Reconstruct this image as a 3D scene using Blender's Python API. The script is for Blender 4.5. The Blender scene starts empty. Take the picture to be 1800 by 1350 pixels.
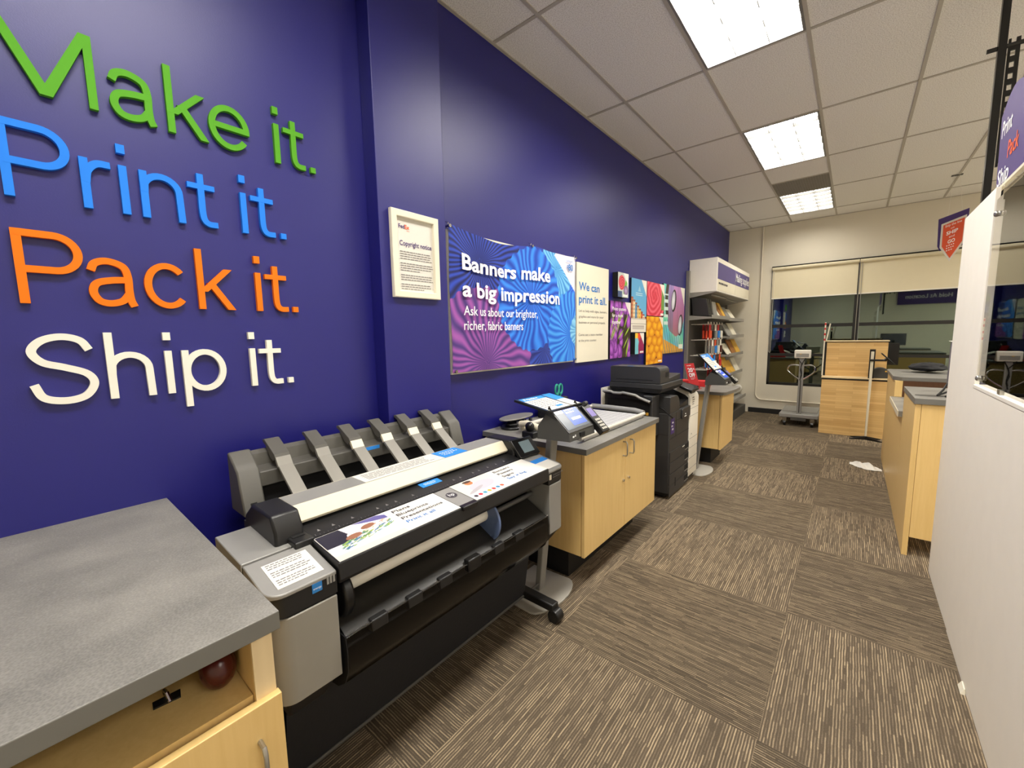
import bpy, bmesh, math, random
import numpy as np
from mathutils import Vector, Matrix
random.seed(7)
rng = np.random.default_rng(7)
SC = bpy.context.scene
COL = SC.collection
PI = math.pi

# ------------------------------------------------------------------ colour and materials
def lin1(c):
    c = c / 255.0
    return c / 12.92 if c <= .04045 else ((c + .055) / 1.055) ** 2.4
def lin(rgb):
    return (lin1(rgb[0]), lin1(rgb[1]), lin1(rgb[2]), 1.0)
def new_mat(name):
    m = bpy.data.materials.new(name); m.use_nodes = True
    nt = m.node_tree; nt.nodes.clear()
    out = nt.nodes.new('ShaderNodeOutputMaterial')
    b = nt.nodes.new('ShaderNodeBsdfPrincipled')
    nt.links.new(b.outputs[0], out.inputs[0])
    return m, nt, b, out
def N(nt, t, **kw):
    n = nt.nodes.new(t)
    for k, v in kw.items(): setattr(n, k, v)
    return n
def math_n(nt, op, a, b=None, c=None):
    n = nt.nodes.new('ShaderNodeMath'); n.operation = op
    for i, v in enumerate((a, b, c)):
        if v is None: continue
        if isinstance(v, (int, float)): n.inputs[i].default_value = v
        else: nt.links.new(v, n.inputs[i])
    return n.outputs[0]
def mix_n(nt, fac, a, b):
    n = nt.nodes.new('ShaderNodeMix'); n.data_type = 'RGBA'
    for sock, v in ((n.inputs[0], fac), (n.inputs[6], a), (n.inputs[7], b)):
        if isinstance(v, (int, float)): sock.default_value = v
        elif isinstance(v, tuple): sock.default_value = v
        else: nt.links.new(v, sock)
    return n.outputs[2]
def mat(name, rgb, rough=.5, metal=0., var=.06, vscale=12., stretch=None, bump=0., bscale=200., spec=.5, emit=0., emit_rgb=None, coat=0.):
    """plain procedural surface: colour varied by noise, optional fine bump"""
    m, nt, b, out = new_mat(name)
    tc = N(nt, 'ShaderNodeTexCoord')
    mp = N(nt, 'ShaderNodeMapping'); nt.links.new(tc.outputs['Object'], mp.inputs[0])
    if stretch: mp.inputs['Scale'].default_value = stretch
    nz = N(nt, 'ShaderNodeTexNoise'); nz.inputs['Scale'].default_value = vscale; nz.inputs['Detail'].default_value = 4
    nt.links.new(mp.outputs[0], nz.inputs['Vector'])
    c = lin(rgb)
    lo = tuple(x * (1 - var) for x in c[:3]) + (1,); hi = tuple(min(1, x * (1 + var)) for x in c[:3]) + (1,)
    nt.links.new(mix_n(nt, nz.outputs['Fac'], lo, hi), b.inputs['Base Color'])
    b.inputs['Roughness'].default_value = rough; b.inputs['Metallic'].default_value = metal
    b.inputs['Specular IOR Level'].default_value = spec; b.inputs['Coat Weight'].default_value = coat
    if bump:
        n2 = N(nt, 'ShaderNodeTexNoise'); n2.inputs['Scale'].default_value = bscale
        nt.links.new(tc.outputs['Object'], n2.inputs['Vector'])
        bp = N(nt, 'ShaderNodeBump'); bp.inputs['Strength'].default_value = bump; bp.inputs['Distance'].default_value = .002
        nt.links.new(n2.outputs['Fac'], bp.inputs['Height']); nt.links.new(bp.outputs[0], b.inputs['Normal'])
    if emit:
        b.inputs['Emission Color'].default_value = lin(emit_rgb or rgb); b.inputs['Emission Strength'].default_value = emit
    return m
def wood(name, a, b_, rough=.4, sc=(45, 45, 2.2)):
    m, nt, b, out = new_mat(name)
    tc = N(nt, 'ShaderNodeTexCoord'); mp = N(nt, 'ShaderNodeMapping'); mp.inputs['Scale'].default_value = sc
    nt.links.new(tc.outputs['Object'], mp.inputs[0])
    nz = N(nt, 'ShaderNodeTexNoise'); nz.inputs['Scale'].default_value = 1.6; nz.inputs['Detail'].default_value = 6; nz.inputs['Distortion'].default_value = .6
    nt.links.new(mp.outputs[0], nz.inputs['Vector'])
    nt.links.new(mix_n(nt, nz.outputs['Fac'], lin(a), lin(b_)), b.inputs['Base Color'])
    b.inputs['Roughness'].default_value = rough
    return m
def attr_mat(name, rough=.45, emit=0.):
    m, nt, b, out = new_mat(name)
    a = N(nt, 'ShaderNodeAttribute'); a.attribute_name = 'Col'
    nt.links.new(a.outputs['Color'], b.inputs['Base Color'])
    b.inputs['Roughness'].default_value = rough
    if emit:
        nt.links.new(a.outputs['Color'], b.inputs['Emission Color']); b.inputs['Emission Strength'].default_value = emit
    return m
def glass_mat(name, tint, refl, rough=.02, gcol=(.9, 1, .92, 1)):
    """thin pane: mostly see-through plus a mirror share that grows at grazing angles"""
    m, nt, b, out = new_mat(name); nt.nodes.remove(b)
    tr = N(nt, 'ShaderNodeBsdfTransparent'); tr.inputs[0].default_value = tint
    gl = N(nt, 'ShaderNodeBsdfGlossy'); gl.inputs['Roughness'].default_value = rough; gl.inputs['Color'].default_value = gcol
    fr = N(nt, 'ShaderNodeFresnel'); fr.inputs[0].default_value = 1.45
    f = math_n(nt, 'MULTIPLY_ADD', fr.outputs[0], 1.0, refl)
    f = math_n(nt, 'MINIMUM', f, 1.0)
    mx = N(nt, 'ShaderNodeMixShader'); nt.links.new(f, mx.inputs[0]); nt.links.new(tr.outputs[0], mx.inputs[1]); nt.links.new(gl.outputs[0], mx.inputs[2])
    nt.links.new(mx.outputs[0], out.inputs[0])
    return m

# ------------------------------------------------------------------ mesh collector
ORG = {}          # world position each object's own origin stands at
def _v(a): return Vector((float(a[0]), float(a[1]), float(a[2])))
class MB:
    def __init__(s): s.v = []; s.f = []; s.m = []
    def poly(s, pts, mi=0):
        i = len(s.v); s.v += [tuple(map(float, p)) for p in pts]; s.f.append(tuple(range(i, i + len(pts)))); s.m.append(mi); return s
    def box(s, x0, x1, y0, y1, z0, z1, mi=0):
        i = len(s.v)
        s.v += [(x, y, z) for z in (z0, z1) for y in (y0, y1) for x in (x0, x1)]
        for f in ((0, 2, 3, 1), (4, 5, 7, 6), (0, 1, 5, 4), (2, 6, 7, 3), (0, 4, 6, 2), (1, 3, 7, 5)):
            s.f.append(tuple(i + k for k in f)); s.m.append(mi)
        return s
    def prism(s, poly, ax, a, b, mi=0):
        def P(p, t): return {'x': (t, p[0], p[1]), 'y': (p[0], t, p[1]), 'z': (p[0], p[1], t)}[ax]
        n = len(poly); i = len(s.v)
        s.v += [P(p, a) for p in poly] + [P(p, b) for p in poly]
        s.f.append(tuple(i + k for k in range(n))); s.m.append(mi)
        s.f.append(tuple(i + n + k for k in reversed(range(n)))); s.m.append(mi)
        for k in range(n):
            l = (k + 1) % n; s.f.append((i + k, i + n + k, i + n + l, i + l)); s.m.append(mi)
        return s
    def hexa(s, b4, t4, mi=0):
        i = len(s.v); s.v += [tuple(p) for p in b4] + [tuple(p) for p in t4]
        for f in ((3, 2, 1, 0), (4, 5, 6, 7), (0, 1, 5, 4), (1, 2, 6, 5), (2, 3, 7, 6), (3, 0, 4, 7)):
            s.f.append(tuple(i + k for k in f)); s.m.append(mi)
        return s
    def slab(s, quad, t, mi=0):
        """a quad given thickness t along its normal"""
        q = [_v(p) for p in quad]; n = (q[1] - q[0]).cross(q[2] - q[0]).normalized() * t
        return s.hexa([p - n for p in q], q, mi)
    def tube(s, pts, r, n=10, mi=0, cap=True, radii=None):
        pts = [_v(p) for p in pts]; k = len(pts); i0 = len(s.v)
        d0 = (pts[1] - pts[0]).normalized()
        ref = Vector((0, 0, 1)) if abs(d0.z) < .9 else Vector((1, 0, 0))
        a = d0.cross(ref).normalized()
        for j, p in enumerate(pts):
            d = (pts[min(j + 1, k - 1)] - pts[max(j - 1, 0)]).normalized()
            a = (a - d * a.dot(d)).normalized(); b = d.cross(a)
            rr = radii[j] if radii else r
            for q in range(n):
                t = 2 * PI * q / n; w = p + (a * math.cos(t) + b * math.sin(t)) * rr
                s.v.append(tuple(w))
        for j in range(k - 1):
            for q in range(n):
                q2 = (q + 1) % n; s.f.append((i0 + j * n + q, i0 + j * n + q2, i0 + (j + 1) * n + q2, i0 + (j + 1) * n + q)); s.m.append(mi)
        if cap:
            s.f.append(tuple(i0 + q for q in reversed(range(n)))); s.m.append(mi)
            s.f.append(tuple(i0 + (k - 1) * n + q for q in range(n))); s.m.append(mi)
        return s
    def cyl(s, a, b, r, n=20, mi=0): return s.tube([a, b], r, n, mi)
    def cone(s, a, b, r0, r1, n=20, mi=0): return s.tube([a, b], r0, n, mi, radii=[r0, r1])
    def ball(s, c, rx, ry, rz, nu=16, nv=10, mi=0, jit=0.):
        i = len(s.v)
        for a in range(nv + 1):
            t = PI * a / nv
            for b in range(nu):
                p = 2 * PI * b / nu; k = 1 + (random.uniform(-jit, jit) if jit else 0)
                s.v.append((c[0] + rx * math.sin(t) * math.cos(p) * k, c[1] + ry * math.sin(t) * math.sin(p) * k, c[2] + rz * math.cos(t) * k))
        for a in range(nv):
            for b in range(nu):
                b2 = (b + 1) % nu; s.f.append((i + a * nu + b, i + (a + 1) * nu + b, i + (a + 1) * nu + b2, i + a * nu + b2)); s.m.append(mi)
        return s
    def build(s, name, mats, parent=None, bevel=0., seg=2, label=None, smooth=35., origin=None, sub=0):
        me = bpy.data.meshes.new(name)
        vs = np.array(s.v, dtype=float)
        if parent is not None: org = ORG[parent.name]
        elif origin is not None: org = _v(origin)
        else: org = Vector(((vs[:, 0].min() + vs[:, 0].max()) / 2, (vs[:, 1].min() + vs[:, 1].max()) / 2, vs[:, 2].min()))
        me.from_pydata([tuple(p) for p in (vs - np.array(org))], [], s.f); me.update()
        if not isinstance(mats, (list, tuple)): mats = [mats]
        for m in mats: me.materials.append(m)
        if len(mats) > 1: me.polygons.foreach_set('material_index', s.m)
        bm = bmesh.new(); bm.from_mesh(me)
        bmesh.ops.remove_doubles(bm, verts=bm.verts, dist=1e-6)
        bmesh.ops.recalc_face_normals(bm, faces=bm.faces); bm.to_mesh(me); bm.free()
        if smooth:
            me.polygons.foreach_set('use_smooth', [True] * len(me.polygons))
            try: me.set_sharp_from_angle(angle=math.radians(smooth))
            except Exception: pass
        o = bpy.data.objects.new(name, me); COL.objects.link(o); ORG[o.name] = org
        if parent is not None: o.parent = parent
        else: o.location = org
        if bevel:
            b = o.modifiers.new('edge', 'BEVEL'); b.width = bevel; b.segments = seg; b.limit_method = 'ANGLE'; b.angle_limit = math.radians(40)
            try: b.harden_normals = False
            except Exception: pass
        if sub:
            sm = o.modifiers.new('soft', 'SUBSURF'); sm.levels = sub; sm.render_levels = sub
        if label: o['label'] = label
        return o
def tag(o, label, cat, group=None):
    o['label'] = label; o['category'] = cat
    if group: o['group'] = group
    return o
def struct(o):
    o['kind'] = 'structure'; return o
def thing(name, label, cat, loc, group=None):
    o = bpy.data.objects.new(name, None); COL.objects.link(o); o.empty_display_size = .05
    o.location = loc; ORG[o.name] = _v(loc); tag(o, label, cat, group); return o
def dup(r, loc, label, group=None):
    c = r.copy(); COL.objects.link(c); c.location = loc; c['label'] = label; ORG[c.name] = _v(loc)
    if group: c['group'] = group
    for ch in list(r.children):
        d = ch.copy(); COL.objects.link(d); d.parent = c; ORG[d.name] = ORG[c.name]
        for g in list(ch.children):
            e = g.copy(); COL.objects.link(e); e.parent = d; ORG[e.name] = ORG[c.name]
    return c

def edge_band(o, m):
    """plain laminate on the upright edges of a worktop"""
    o.data.materials.append(m); k = len(o.data.materials) - 1
    for p in o.data.polygons:
        if abs(p.normal.z) < .5: p.material_index = k if p.material_index == 0 else p.material_index
    return o
# ------------------------------------------------------------------ pictures, print and lettering
def picture(name, parent, o, U, V, nu, nv, fn, m, disp=None, label=None):
    """a sheet from corner o along U and V; fn(u,v) gives sRGB 0..255 per vertex (u right, v up)"""
    o, U, V = _v(o), _v(U), _v(V); n = U.cross(V).normalized()
    u, v = np.meshgrid(np.linspace(0, 1, nu), np.linspace(0, 1, nv))
    c = np.clip(np.stack(fn(u, v), -1), 0, 255) / 255.
    c = np.where(c <= .04045, c / 12.92, ((c + .055) / 1.055) ** 2.4).reshape(-1, 3)
    dd = disp(u, v) if disp else (np.zeros_like(u), np.zeros_like(u))
    P = np.array(o) + u[..., None] * np.array(U) + v[..., None] * np.array(V) + dd[0][..., None] * np.array(n) + dd[1][..., None] * np.array(V)
    P = P.reshape(-1, 3)
    mb = MB(); mb.v = [tuple(p) for p in P]
    for j in range(nv - 1):
        for i in range(nu - 1):
            a = j * nu + i; mb.f.append((a, a + 1, a + nu + 1, a + nu)); mb.m.append(0)
    me = bpy.data.meshes.new(name)
    org = ORG[parent.name] if parent is not None else _v(P.mean(0))
    me.from_pydata([tuple(p) for p in (P - np.array(org))], [], mb.f); me.update(); me.materials.append(m)
    at = me.color_attributes.new('Col', 'FLOAT_COLOR', 'POINT')
    at.data.foreach_set('color', np.concatenate([c, np.ones((len(c), 1))], 1).ravel())
    me.polygons.foreach_set('use_smooth', [True] * len(me.polygons))
    ob = bpy.data.objects.new(name, me); COL.objects.link(ob); ORG[ob.name] = org
    if parent is not None: ob.parent = parent
    else: ob.location = org
    if label: ob['label'] = label
    return ob
def text(s, o, u, v, h, m, parent, width=None, bold=0., align='l', name='lettering', depth=.0006, off=.0015, warp=None):
    """lettering as a mesh: o = start of the baseline, u = reading direction, v = up, h = capital height"""
    cu = bpy.data.curves.new(name, 'FONT'); cu.body = s; cu.size = 1.0; cu.offset = bold; cu.resolution_u = 3
    tmp = bpy.data.objects.new('tmp', cu); COL.objects.link(tmp)
    dg = bpy.context.evaluated_depsgraph_get(); me0 = bpy.data.meshes.new_from_object(tmp.evaluated_get(dg))
    bpy.data.objects.remove(tmp); bpy.data.curves.remove(cu)
    vs = np.array([tuple(p.co) for p in me0.vertices]); fs = [tuple(p.vertices) for p in me0.polygons]; bpy.data.meshes.remove(me0)
    if not len(vs): return None
    k = h / .69
    x = vs[:, 0] - vs[:, 0].min(); w = x.max()
    kx = (width / w) if width else k
    if align == 'c': x = x - w / 2
    if align == 'r': x = x - w
    u = _v(u).normalized(); v = _v(v).normalized(); n = u.cross(v).normalized()
    base = _v(o) + n * off
    P = np.array(base) + (x * kx)[:, None] * np.array(u) + (vs[:, 1] * k)[:, None] * np.array(v)
    if warp is not None: P = warp(P)
    mb = MB(); mb.v = [tuple(p) for p in P]; mb.f = fs; mb.m = [0] * len(fs)
    org = ORG[parent.name]
    me = bpy.data.meshes.new(name); me.from_pydata([tuple(p) for p in (P - np.array(org))], [], fs); me.update(); me.materials.append(m)
    ob = bpy.data.objects.new(name, me); COL.objects.link(ob); ORG[ob.name] = org; ob.parent = parent
    return ob
def smallprint(o, u, v, w, rows, pitch, m, parent, th=.35, off=.0012, seed=1, ragged=True, name='small_print', skip=()):
    """body copy too small to read in the photo: rows of word-long strokes"""
    r = random.Random(seed); u = _v(u).normalized(); v = _v(v).normalized(); n = u.cross(v).normalized(); mb = MB()
    for k in range(rows):
        if k in skip: continue
        y = -k * pitch; x = 0.; lim = w * (r.uniform(.55, 1.) if ragged and (k + 1 in skip or k == rows - 1) else r.uniform(.9, 1.))
        while x < lim:
            L = min(r.uniform(.03, .11) * w + pitch * .2, lim - x)
            if L > pitch * .3:
                a = _v(o) + u * x + v * y + n * off
                mb.poly([a, a + u * L, a + u * L + v * pitch * th, a + v * pitch * th])
            x += L + pitch * .28
    return mb.build(name, m, parent, smooth=0)
def sheet(name, o, U, V, m, parent, off=.0008, t=.0006, label=None):
    o, U, V = _v(o), _v(U), _v(V); n = U.cross(V).normalized()
    q = [o + n * off, o + U + n * off, o + U + V + n * off, o + V + n * off]
    return MB().slab(q, t).build(name, m, parent, smooth=0, label=label)
# ------------------------------------------------------------------ materials
def carpet_mat():
    m, nt, b, out = new_mat('carpet_tiles')
    tc = N(nt, 'ShaderNodeTexCoord'); sp = N(nt, 'ShaderNodeSeparateXYZ'); nt.links.new(tc.outputs['Object'], sp.inputs[0])
    x, y = sp.outputs[0], sp.outputs[1]
    ix = math_n(nt, 'FLOOR', math_n(nt, 'DIVIDE', math_n(nt, 'SUBTRACT', x, .84), .897))
    iy = math_n(nt, 'FLOOR', math_n(nt, 'DIVIDE', math_n(nt, 'SUBTRACT', y, 1.61), .893))
    par = math_n(nt, 'FLOORED_MODULO', math_n(nt, 'ADD', ix, iy), 2.0)
    inv = math_n(nt, 'SUBTRACT', 1.0, par)
    c = math_n(nt, 'ADD', math_n(nt, 'MULTIPLY', y, inv), math_n(nt, 'MULTIPLY', x, par))
    a = math_n(nt, 'ADD', math_n(nt, 'MULTIPLY', x, inv), math_n(nt, 'MULTIPLY', y, par))
    wob = N(nt, 'ShaderNodeTexNoise'); wob.inputs['Scale'].default_value = 14; nt.links.new(tc.outputs['Object'], wob.inputs['Vector'])
    cc_ = math_n(nt, 'DIVIDE', math_n(nt, 'ADD', c, math_n(nt, 'MULTIPLY', wob.outputs['Fac'], .005)), .0098)
    cf = math_n(nt, 'FLOOR', cc_); fr = math_n(nt, 'FRACT', cc_)
    prof = math_n(nt, 'SUBTRACT', 1.0, math_n(nt, 'MULTIPLY', math_n(nt, 'ABSOLUTE', math_n(nt, 'SUBTRACT', fr, .5)), 2.6))
    prof = math_n(nt, 'MAXIMUM', prof, 0.0)
    w1 = N(nt, 'ShaderNodeTexWhiteNoise', noise_dimensions='1D'); nt.links.new(cf, w1.inputs['W'])
    def seg(L, k):
        af = math_n(nt, 'FLOOR', math_n(nt, 'ADD', math_n(nt, 'DIVIDE', a, L), math_n(nt, 'MULTIPLY', w1.outputs[0], 9.0 + k)))
        cx = N(nt, 'ShaderNodeCombineXYZ'); nt.links.new(cf, cx.inputs[0]); nt.links.new(af, cx.inputs[1])
        tid = math_n(nt, 'ADD', math_n(nt, 'ADD', ix, k * 3.1), math_n(nt, 'MULTIPLY', iy, 17.0)); nt.links.new(tid, cx.inputs[2])
        w = N(nt, 'ShaderNodeTexWhiteNoise', noise_dimensions='3D'); nt.links.new(cx.outputs[0], w.inputs['Vector']); return w.outputs[0]
    s1, s2 = seg(.16, 0), seg(.045, 1)
    w2 = s1
    fine = N(nt, 'ShaderNodeTexNoise'); fine.inputs['Scale'].default_value = 330; fine.inputs['Detail'].default_value = 3; nt.links.new(tc.outputs['Object'], fine.inputs['Vector'])
    big = N(nt, 'ShaderNodeTexNoise'); big.inputs['Scale'].default_value = 5; nt.links.new(tc.outputs['Object'], big.inputs['Vector'])
    lvl = math_n(nt, 'ADD', math_n(nt, 'MULTIPLY', s1, .75), math_n(nt, 'MULTIPLY', s2, .45))
    val = math_n(nt, 'MULTIPLY', math_n(nt, 'MULTIPLY', prof, lvl), .9)
    val = math_n(nt, 'ADD', val, math_n(nt, 'MULTIPLY', math_n(nt, 'SUBTRACT', fine.outputs['Fac'], .5), .8))
    cr = N(nt, 'ShaderNodeValToRGB'); nt.links.new(val, cr.inputs[0]); e = cr.color_ramp.elements
    e[0].position = .0; e[0].color = lin((86, 76, 63)); e[1].position = .9; e[1].color = lin((188, 168, 136))
    q = cr.color_ramp.elements.new(.28); q.color = lin((116, 103, 86))
    f2 = math_n(nt, 'ADD', math_n(nt, 'MULTIPLY', par, .22), .80)
    f2 = math_n(nt, 'MULTIPLY', f2, math_n(nt, 'ADD', math_n(nt, 'MULTIPLY', big.outputs['Fac'], .3), .85))
    hs = N(nt, 'ShaderNodeMix'); hs.data_type = 'RGBA'; hs.blend_type = 'MULTIPLY'; hs.inputs[0].default_value = 1.
    nt.links.new(cr.outputs[0], hs.inputs[6])
    cc = N(nt, 'ShaderNodeCombineColor'); [nt.links.new(f2, cc.inputs[i]) for i in range(3)]
    nt.links.new(cc.outputs[0], hs.inputs[7]); nt.links.new(hs.outputs[2], b.inputs['Base Color'])
    b.inputs['Roughness'].default_value = .95; b.inputs['Specular IOR Level'].default_value = .15
    bp = N(nt, 'ShaderNodeBump'); bp.inputs['Strength'].default_value = .5; bp.inputs['Distance'].default_value = .003
    nt.links.new(val, bp.inputs['Height']); nt.links.new(bp.outputs[0], b.inputs['Normal'])
    return m
def ceiling_mat():
    m, nt, b, out = new_mat('ceiling_tile')
    tc = N(nt, 'ShaderNodeTexCoord')
    v = N(nt, 'ShaderNodeTexNoise'); v.inputs['Scale'].default_value = 160; v.inputs['Detail'].default_value = 5; nt.links.new(tc.outputs['Object'], v.inputs['Vector'])
    cr = N(nt, 'ShaderNodeValToRGB'); nt.links.new(v.outputs['Fac'], cr.inputs[0]); e = cr.color_ramp.elements
    e[0].position = .36; e[0].color = lin((208, 204, 197)); e[1].position = .56; e[1].color = lin((241, 239, 233))
    nt.links.new(cr.outputs[0], b.inputs['Base Color']); b.inputs['Roughness'].default_value = .95; b.inputs['Specular IOR Level'].default_value = .1
    bp = N(nt, 'ShaderNodeBump'); bp.inputs['Strength'].default_value = .4; bp.inputs['Distance'].default_value = .003
    nt.links.new(v.outputs['Fac'], bp.inputs['Height']); nt.links.new(bp.outputs[0], b.inputs['Normal'])
    return m
def laminate_mat():
    m, nt, b, out = new_mat('grey_laminate')
    tc = N(nt, 'ShaderNodeTexCoord')
    v = N(nt, 'ShaderNodeTexVoronoi'); v.inputs['Scale'].default_value = 210; nt.links.new(tc.outputs['Object'], v.inputs['Vector'])
    n = N(nt, 'ShaderNodeTexNoise'); n.inputs['Scale'].default_value = 7; n.inputs['Detail'].default_value = 7; nt.links.new(tc.outputs['Object'], n.inputs['Vector'])
    f = math_n(nt, 'ADD', math_n(nt, 'MULTIPLY', v.outputs['Distance'], .34), math_n(nt, 'MULTIPLY', n.outputs['Fac'], .75))
    cr = N(nt, 'ShaderNodeValToRGB'); nt.links.new(f, cr.inputs[0]); e = cr.color_ramp.elements
    e[0].position = .25; e[0].color = lin((98, 97, 93)); e[1].position = .9; e[1].color = lin((152, 149, 142))
    nt.links.new(cr.outputs[0], b.inputs['Base Color']); b.inputs['Roughness'].default_value = .42
    bp = N(nt, 'ShaderNodeBump'); bp.inputs['Strength'].default_value = .25; bp.inputs['Distance'].default_value = .001
    nt.links.new(v.outputs['Distance'], bp.inputs['Height']); nt.links.new(bp.outputs[0], b.inputs['Normal'])
    return m
def butcher_mat():
    m, nt, b, out = new_mat('butcher_block')
    tc = N(nt, 'ShaderNodeTexCoord'); sp = N(nt, 'ShaderNodeSeparateXYZ'); nt.links.new(tc.outputs['Object'], sp.inputs[0])
    cx = N(nt, 'ShaderNodeCombineXYZ'); nt.links.new(sp.outputs[0], cx.inputs[0]); nt.links.new(sp.outputs[2], cx.inputs[1])
    br = N(nt, 'ShaderNodeTexBrick'); nt.links.new(cx.outputs[0], br.inputs['Vector'])
    br.inputs['Scale'].default_value = 1.; br.inputs['Brick Width'].default_value = .38; br.inputs['Row Height'].default_value = .032
    br.inputs['Mortar Size'].default_value = .0006; br.inputs['Bias'].default_value = .1
    br.inputs['Color1'].default_value = lin((228, 192, 128)); br.inputs['Color2'].default_value = lin((202, 160, 98)); br.inputs['Mortar'].default_value = lin((165, 120, 66))
    nz = N(nt, 'ShaderNodeTexNoise'); nz.inputs['Scale'].default_value = 3; mp = N(nt, 'ShaderNodeMapping'); mp.inputs['Scale'].default_value = (2, 2, 40)
    nt.links.new(tc.outputs['Object'], mp.inputs[0]); nt.links.new(mp.outputs[0], nz.inputs['Vector'])
    nt.links.new(mix_n(nt, math_n(nt, 'MULTIPLY', nz.outputs['Fac'], .35), br.outputs['Color'], lin((232, 196, 134))), b.inputs['Base Color'])
    b.inputs['Roughness'].default_value = .4
    return m
M = {}
M['carpet'] = carpet_mat(); M['ceil'] = ceiling_mat(); M['lam'] = laminate_mat(); M['butcher'] = butcher_mat()
M['blue'] = mat('blue_wall_paint', (22, 21, 112), .43, bump=.1, bscale=260, var=.04, vscale=3, spec=.62)
M['beige'] = mat('beige_wall_paint', (224, 217, 199), .7, bump=.1, bscale=180, var=.03, vscale=2)
M['tbar'] = mat('ceiling_tee', (178, 172, 160), .6)
M['bounce_floor'] = mat('pale_bounce_floor', (176, 171, 162), .5)  # pale tone chosen to bounce light upwards
M['maple'] = wood('maple_laminate', (220, 184, 116), (236, 203, 138))
M['maple_edge'] = wood('maple_edge', (228, 204, 158), (238, 216, 174))
M['darkwood'] = wood('dark_brown_panel', (66, 40, 22), (92, 58, 34))
M['black'] = mat('black_plastic', (26, 26, 27), .42)
M['blacks'] = mat('black_satin', (18, 18, 19), .3)
M['void'] = mat('black_recess', (8, 8, 9), .8)
M['kick'] = mat('black_kick', (20, 19, 18), .6)
M['dgrey'] = mat('charcoal_plastic', (62, 62, 60), .5, bump=.08, bscale=500)
M['copier'] = mat('copier_black', (48, 48, 49), .48, bump=.06, bscale=600)
M['stack'] = mat('stacker_grey', (86, 84, 79), .48)
M['stackl'] = mat('stacker_arm_grey', (136, 133, 126), .42)
M['guide'] = mat('dark_guide', (34, 32, 29), .35)
M['signl'] = mat('muted_purple_sign', (88, 78, 136), .6)
M['silver'] = mat('silver_plastic', (150, 149, 145), .4, metal=.15)
M['silverd'] = mat('warm_silver', (142, 139, 131), .45, metal=.1)
M['cream'] = mat('cream_plastic', (222, 214, 190), .4)
M['white'] = mat('white_laminate', (246, 241, 230), .5, var=.03)
M['edge'] = mat('laminate_edge', (112, 111, 106), .45, var=.04)
M['paper'] = mat('white_paper', (222, 219, 211), .7, var=.02)
M['ivory'] = mat('ivory_card', (232, 226, 206), .6, var=.02)
M['steel'] = mat('brushed_steel', (176, 174, 168), .3, metal=.9)
M['chrome'] = mat('chrome', (210, 210, 210), .12, metal=1.)
M['post'] = mat('post_grey', (138, 136, 130), .45)
M['lgrey'] = mat('pale_grey_metal', (186, 183, 174), .45)
M['galv'] = mat('grey_metal', (142, 139, 132), .42, metal=.4)
M['shelfg'] = mat('shelf_grey', (150, 147, 140), .5, metal=.1)
M['rail'] = mat('dark_rail', (84, 82, 78), .5, metal=.3)
M['red'] = mat('red_card', (206, 44, 46), .5)
M['dred'] = mat('dark_red', (74, 22, 18), .25)
M['orange'] = mat('orange_paint', (236, 118, 20), .7, var=.02, spec=.2)
M['green'] = mat('green_paint', (86, 160, 40), .7, var=.02, spec=.2)
M['lblue'] = mat('blue_paint', (40, 128, 236), .7, var=.02, spec=.2)
M['offw'] = mat('white_paint', (234, 230, 218), .6, var=.02, spec=.3)
M['textw'] = mat('white_ink', (250, 250, 250), .6, var=.0)
M['textk'] = mat('dark_ink', (62, 58, 66), .6, var=.0)
M['textp'] = mat('purple_ink', (66, 40, 112), .6, var=.0)
M['textg'] = mat('grey_ink', (122, 120, 120), .6, var=.0)
M['textb'] = mat('blue_ink', (40, 120, 196), .6, var=.0)
M['texto'] = mat('orange_ink', (238, 92, 40), .6, var=.0)
M['labelb'] = mat('blue_label', (44, 136, 224), .5, var=.03)
M['estar'] = mat('energy_blue', (40, 120, 190), .5)
M['signp'] = mat('purple_sign', (66, 44, 112), .5)
M['signo'] = mat('sign_orange', (222, 84, 44), .5)
M['teal'] = mat('teal_plastic', (40, 150, 132), .3)
M['disc'] = mat('blue_grey_plastic', (92, 110, 150), .4)
M['kraft'] = mat('kraft_paper', (156, 104, 52), .7)
M['yellow'] = mat('padded_yellow', (222, 172, 62), .6, bump=.2, bscale=60)
M['bag'] = mat('black_fabric', (22, 22, 25), .8, bump=.4, bscale=80)
M['cable'] = mat('black_cable', (16, 16, 17), .5)
M['screen'] = mat('screen_grey', (58, 66, 76), .25, emit=.22, emit_rgb=(120, 136, 156))
M['lcd'] = mat('lcd_grey', (104, 118, 122), .3, emit=.2, emit_rgb=(100, 118, 124))
M['scrb'] = mat('screen_blue', (26, 54, 170), .25, emit=.5, emit_rgb=(60, 112, 236))
M['scrw'] = mat('screen_white', (232, 238, 250), .25, emit=.75, emit_rgb=(226, 234, 252))
M['scrp'] = mat('screen_purple', (104, 92, 150), .3, emit=.35, emit_rgb=(104, 92, 150))
M['pic'] = attr_mat('printed_picture', .45)
M['cloth'] = attr_mat('printed_fabric', .7)
M['glass'] = glass_mat('night_window_glass', (.55, .6, .56, 1), .13, .02, (.84, 1, .92, 1))
M['acrylic'] = glass_mat('clear_acrylic', (.95, .95, .95, 1), .04, .01, (1, 1, 1, 1))
M['smoke'] = glass_mat('smoked_acrylic', (.3, .29, .28, 1), .0, .12, (.8, .8, .8, 1))
M['blind'] = mat('roller_blind', (224, 214, 184), .8, bump=.1, bscale=400, var=.02)
M['wframe'] = mat('dark_window_frame', (30, 29, 27), .4)
M['lamp'] = mat('lamp_panel', (255, 250, 238), .6, emit=43., emit_rgb=(255, 250, 241))
M['lampb'] = mat('lamp_panel_middle', (255, 250, 238), .6, emit=28., emit_rgb=(255, 250, 241))
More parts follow.
